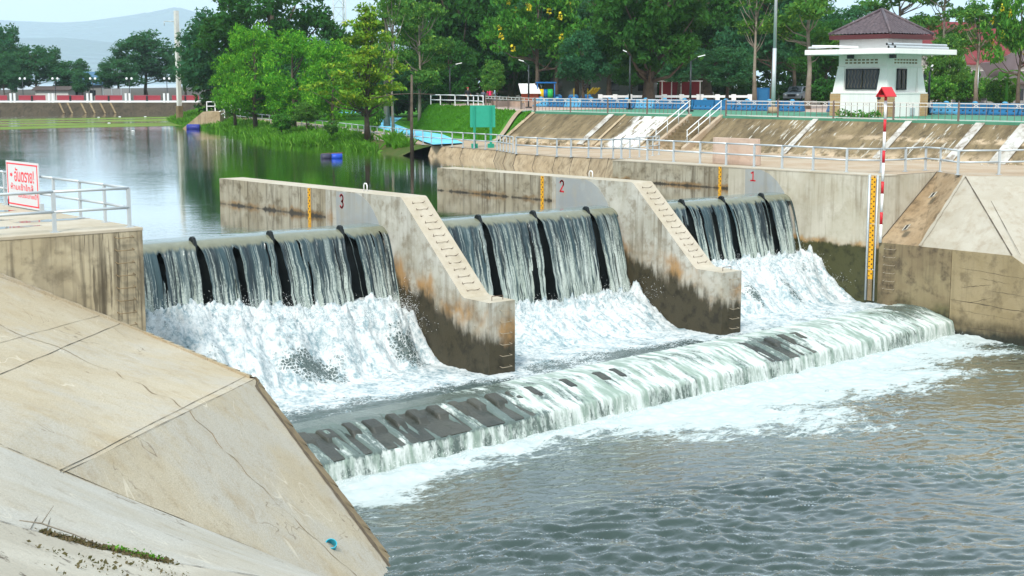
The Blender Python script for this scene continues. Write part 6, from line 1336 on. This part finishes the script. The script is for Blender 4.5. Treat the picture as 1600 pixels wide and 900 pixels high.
# far bridge and shore
DB = 226.0; MT['bridge_red'] = plain('bridge_red', (.34,.04,.06), .6)
def bpnt(px, v, z): return Vector((*ground_at(px, DB), z))+f3*v
zd = up_at(160, DB); br = thing('road_bridge', 'long low bridge with red railings and paired white posts across the lake', 'bridge', bpnt(180, 0, zd))
m = MB(); m.bar(bpnt(-160, 2.5, zd+.12), bpnt(420, 2.5, zd+.16), 5.4, .26); m.build('deck', MT['white_paint'], br)
for k, px in enumerate(range(-40, 400, 60)):
    a_, b_ = bpnt(px+8, 0, zd+.3), bpnt(px+50, 0, zd+.3); m = MB()
    for z, h_ in ((.12, .1), (.86, .1)): m.bar(a_+Vector((0,0,z)), b_+Vector((0,0,z)), .1, h_, 1)
    for j in range(26): c = a_+(b_-a_)*(j+.5)/26; m.cbox((c.x, c.y, c.z+.48), (.16, .06, .74), rz=-CYAW)
    m.build('railing_panel', [MT['bridge_red'], plain('bridge_pink', (.30,.10,.12), .6)], br)
    for d_ in (-4, 2): c = bpnt(px+d_, -.1, zd); m = MB(); m.cbox((c.x, c.y, c.z+.75), (.28, .28, 1.5), rz=-CYAW); m.build('post', MT['white_paint'], br)
    c = bpnt(px+29, -.05, zd); m = MB(); m.cbox((c.x, c.y, c.z+.65), (.26, .26, .95), rz=-CYAW); m.build('newel', MT['black_post'], br)
for px, nm in ((20, 'far bridge lamp with two globes nearest the left edge'), (72, 'far bridge lamp with two globes before the white wall'), (132, 'far bridge lamp with two globes before the blue roof'), (190, 'far bridge lamp with two globes before the low green tree'), (250, 'far bridge lamp with two globes left of the utility pole'), (304, 'far bridge lamp with two globes right of the utility pole')):
    c = bpnt(px, 4.5, zd+.3); z = up_at(123, DB+4); r = thing('bridge_lamp', nm, 'street lamp', c, 'lamps along the far bridge'); m = MB(); m.tube(c, (c.x, c.y, z), .06, n=6); m.build('pole', MT['black_post'], r)
    for s_ in (-.4, .4): m = MB(); q_ = Vector((c.x, c.y, z))+RGT*s_; m.ball(q_, .2, seg=8, rings=5); m.build('globe', MT['white_paint'], r)
t = NT('far_bank_stone'); y_ = t.n('TexCoord'); MT['far_bank'] = conc('far_bank_concrete', (.05,.038,.024), (.075,.058,.036), (.02,.016,.01), streak=.5, blotch=.8)
mb = MB(); mb.face([bpnt(-200, -2.5, WZ-.4), bpnt(440, -2.5, WZ-.4), bpnt(440, -.2, zd+.05), bpnt(-200, -.2, zd+.05)]); mb.face([bpnt(-1600, 5, .6), bpnt(2400, 5, .6), bpnt(2400, 11500, .6), bpnt(-1600, 11500, .6)]); struct(mb, 'far_shore', [MT['far_bank']])
mb = MB()
for px in (92, 105, 126, 140, 156, 172): mb.bar(bpnt(px, -.35, zd-.02), bpnt(px+14, -2.6, WZ+.02), .25, .12)
struct(mb, 'far_bank_rib', MT['conc_kerb'])
house('house', 'blue roofed house beyond the bridge behind a small dark tree', 138, 262, 6.5, 6, 2.8, 2.3, MT['wall_grey'], MT['blue_roof'], .6)
house('house', 'long white walled shed beyond the bridge under the bluish tree', 86, 252, 5.8, 4, 1.9, .6, MT['wall_pale'], MT['dark_roof'], .6, wins=0)
wl2 = thing('sheet_fence', 'grey sheet metal fence beyond the bridge right of the white shed', 'fence', bpnt(130, 20, .6)); m = MB(); m.bar(bpnt(104, 20, 1.7), bpnt(150, 20, 1.7), .1, 2.2); m.build('sheet', MT['wall_grey'], wl2)
for px in (104, 119, 135, 150): m = MB(); c = bpnt(px, 19.9, .6); m.cbox((c.x, c.y, 1.75), (.12, .12, 2.4)); m.build('post', MT['steel'], wl2)
# floating scraps on the lake
for k, (px, py, nm) in enumerate(((152, 183, 'white scrap floating in the middle of the algae film'), (185, 182, 'white scrap floating toward the bridge on the algae film'), (225, 182, 'white scrap floating near the utility pole on the algae'), (205, 204, 'white scrap floating on dark water below the algae'), (168, 192, 'white scrap floating left of centre of the algae film'))):
    D = (CH-WZ)*CF/(py-CYH); x, y = ground_at(px, D); r = thing('floating_scrap', nm, 'litter', (x, y, WZ), 'white litter on the lake'); m = MB(); m.ball((x, y, WZ+.04), .16, seg=7, rings=4, sc=(1.3, .9, .5)); m.build('foam_piece', MT['white_paint'], r)
# hills
t = NT('hill_forest'); MT['hill'] = t.fin(t.mix(t.noise(.01, 5), (.030,.065,.035), (.055,.10,.05)), .95)
def ridge(name, pts, D, depth, seed):
    V = []; n, m = 220, 26; px0, px1 = pts[0][0], pts[-1][0]
    for j in range(m+1):
        t = j/m
        for i in range(n+1):
            px = px0+(px1-px0)*i/n; x, y = ground_at(px, D+(t-.5)*depth); top = up_at(np.interp(px, [p[0] for p in pts], [p[1] for p in pts]), D)
            h = top*math.sin(PI*t)**.8 if t < .5 else top*math.cos(PI*(t-.5))**.9
            V.append((x, y, max(h*(1+.10*float(fbm(px*.02, t*3, seed, 3))*(abs(t-.5) > .02))+top*.012*float(fbm(px*.12, t*9, seed, 3)), -2)))
    o = np_mesh(name, V, grid_faces(n+1, m+1)[:, ::-1], MT['hill']); tag(o, kind='structure')
ridge('hills', [(-500, 60), (-150, 20), (-60, 30), (0, 38), (40, 45), (85, 44), (120, 54), (150, 46), (190, 33), (222, 24), (250, 26), (285, 24), (330, 36), (420, 52), (600, 95)], 10200, 3200, 2)
ridge('hills', [(-400, 100), (-200, 60), (20, 62), (60, 66), (100, 60), (130, 66), (200, 70), (300, 84), (500, 110)], 7600, 2000, 6)
# air
hz = NT('haze_air'); hz.t.nodes.remove(hz.b); v = hz.n('VolumePrincipled'); v.inputs['Color'].default_value = (.72, .89, 1, 1); v.inputs['Density'].default_value = .00013; v.inputs['Anisotropy'].default_value = .1; hz.t.links.new(v.outputs[0], hz.out.inputs['Volume'])
mb = MB(); mb.box((-2500, -60, -12), (12500, 12500, 700)); o = mb.build('haze', hz.m); tag(o, kind='stuff')
# ================================================================== light, air, camera
w = bpy.data.worlds.new('World'); SC.world = w; w.use_nodes = True; nt = w.node_tree
bg = nt.nodes['Background']; sky = nt.nodes.new('ShaderNodeTexSky'); sky.sky_type = 'NISHITA'; sky.sun_disc = False
SUN_EL, SUN_AZ = R(46), R(-126)          # azimuth measured from +y towards +x
sky.sun_elevation = SUN_EL; sky.sun_rotation = SUN_AZ; sky.air_density = 1; sky.dust_density = 3; sky.altitude = 100
mx = nt.nodes.new('ShaderNodeMix'); mx.data_type = 'RGBA'
tc = nt.nodes.new('ShaderNodeTexCoord'); nz = nt.nodes.new('ShaderNodeTexNoise'); nz.inputs['Scale'].default_value = 2.2; nz.inputs['Detail'].default_value = 5
mp = nt.nodes.new('ShaderNodeMapping'); mp.inputs['Scale'].default_value = (1, 1, 2.5)
nt.links.new(tc.outputs['Generated'], mp.inputs[0]); nt.links.new(mp.outputs[0], nz.inputs['Vector'])
mr = nt.nodes.new('ShaderNodeMapRange'); mr.inputs['From Min'].default_value = .3; mr.inputs['From Max'].default_value = .7; mr.inputs['To Min'].default_value = .66; mr.inputs['To Max'].default_value = 1.0
nt.links.new(nz.outputs['Fac'], mr.inputs['Value']); nt.links.new(mr.outputs[0], mx.inputs[0])
sx_ = nt.nodes.new('ShaderNodeSeparateXYZ'); nt.links.new(tc.outputs['Generated'], sx_.inputs[0])
gr = nt.nodes.new('ShaderNodeMapRange'); gr.inputs['From Min'].default_value = 0; gr.inputs['From Max'].default_value = 1; gr.inputs['To Min'].default_value = 0; gr.inputs['To Max'].default_value = 1.0; nt.links.new(sx_.outputs[2], gr.inputs['Value'])
oc = nt.nodes.new('ShaderNodeMix'); oc.data_type = 'RGBA'; oc.inputs[6].default_value = (4.6, 4.95, 5.1, 1); oc.inputs[7].default_value = (7.4, 9.3, 10.6, 1); nt.links.new(gr.outputs[0], oc.inputs[0])
nt.links.new(sky.outputs[0], mx.inputs[6]); nt.links.new(oc.outputs[2], mx.inputs[7])   # high thin overcast
nt.links.new(mx.outputs[2], bg.inputs['Color']); bg.inputs['Strength'].default_value = .1
sl = bpy.data.lights.new('sun', 'SUN'); sl.energy = 2.2; sl.angle = R(10); sl.color = (1, .96, .88)
so = bpy.data.objects.new('sun', sl); COL.objects.link(so)
dv = Vector((math.sin(SUN_AZ)*math.cos(SUN_EL), math.cos(SUN_AZ)*math.cos(SUN_EL), math.sin(SUN_EL))); so.rotation_euler = (-dv).to_track_quat('-Z', 'Y').to_euler(); so.location = (0, 0, 60)
cam = bpy.data.cameras.new('camera'); co = bpy.data.objects.new('camera', cam); COL.objects.link(co)
co.location = (0, 0, CH); co.rotation_euler = FWD.to_track_quat('-Z', 'Y').to_euler()
cam.sensor_width = 36; cam.lens = 36*CF/1600; cam.clip_start = .1; cam.clip_end = 25000
SC.camera = co
SC.view_settings.view_transform = 'Standard'; SC.view_settings.look = 'None'; SC.view_settings.gamma = 1; SC.view_settings.exposure = .86
SC.render.engine = 'CYCLES'; SC.cycles.max_bounces = 7; SC.cycles.diffuse_bounces = 3; SC.cycles.glossy_bounces = 3; SC.cycles.transmission_bounces = 2; SC.cycles.transparent_max_bounces = 4; SC.cycles.volume_bounces = 3
SC.cycles.use_denoising = True; SC.cycles.sample_clamp_indirect = 4; SC.cycles.caustics_reflective = False; SC.cycles.caustics_refractive = False
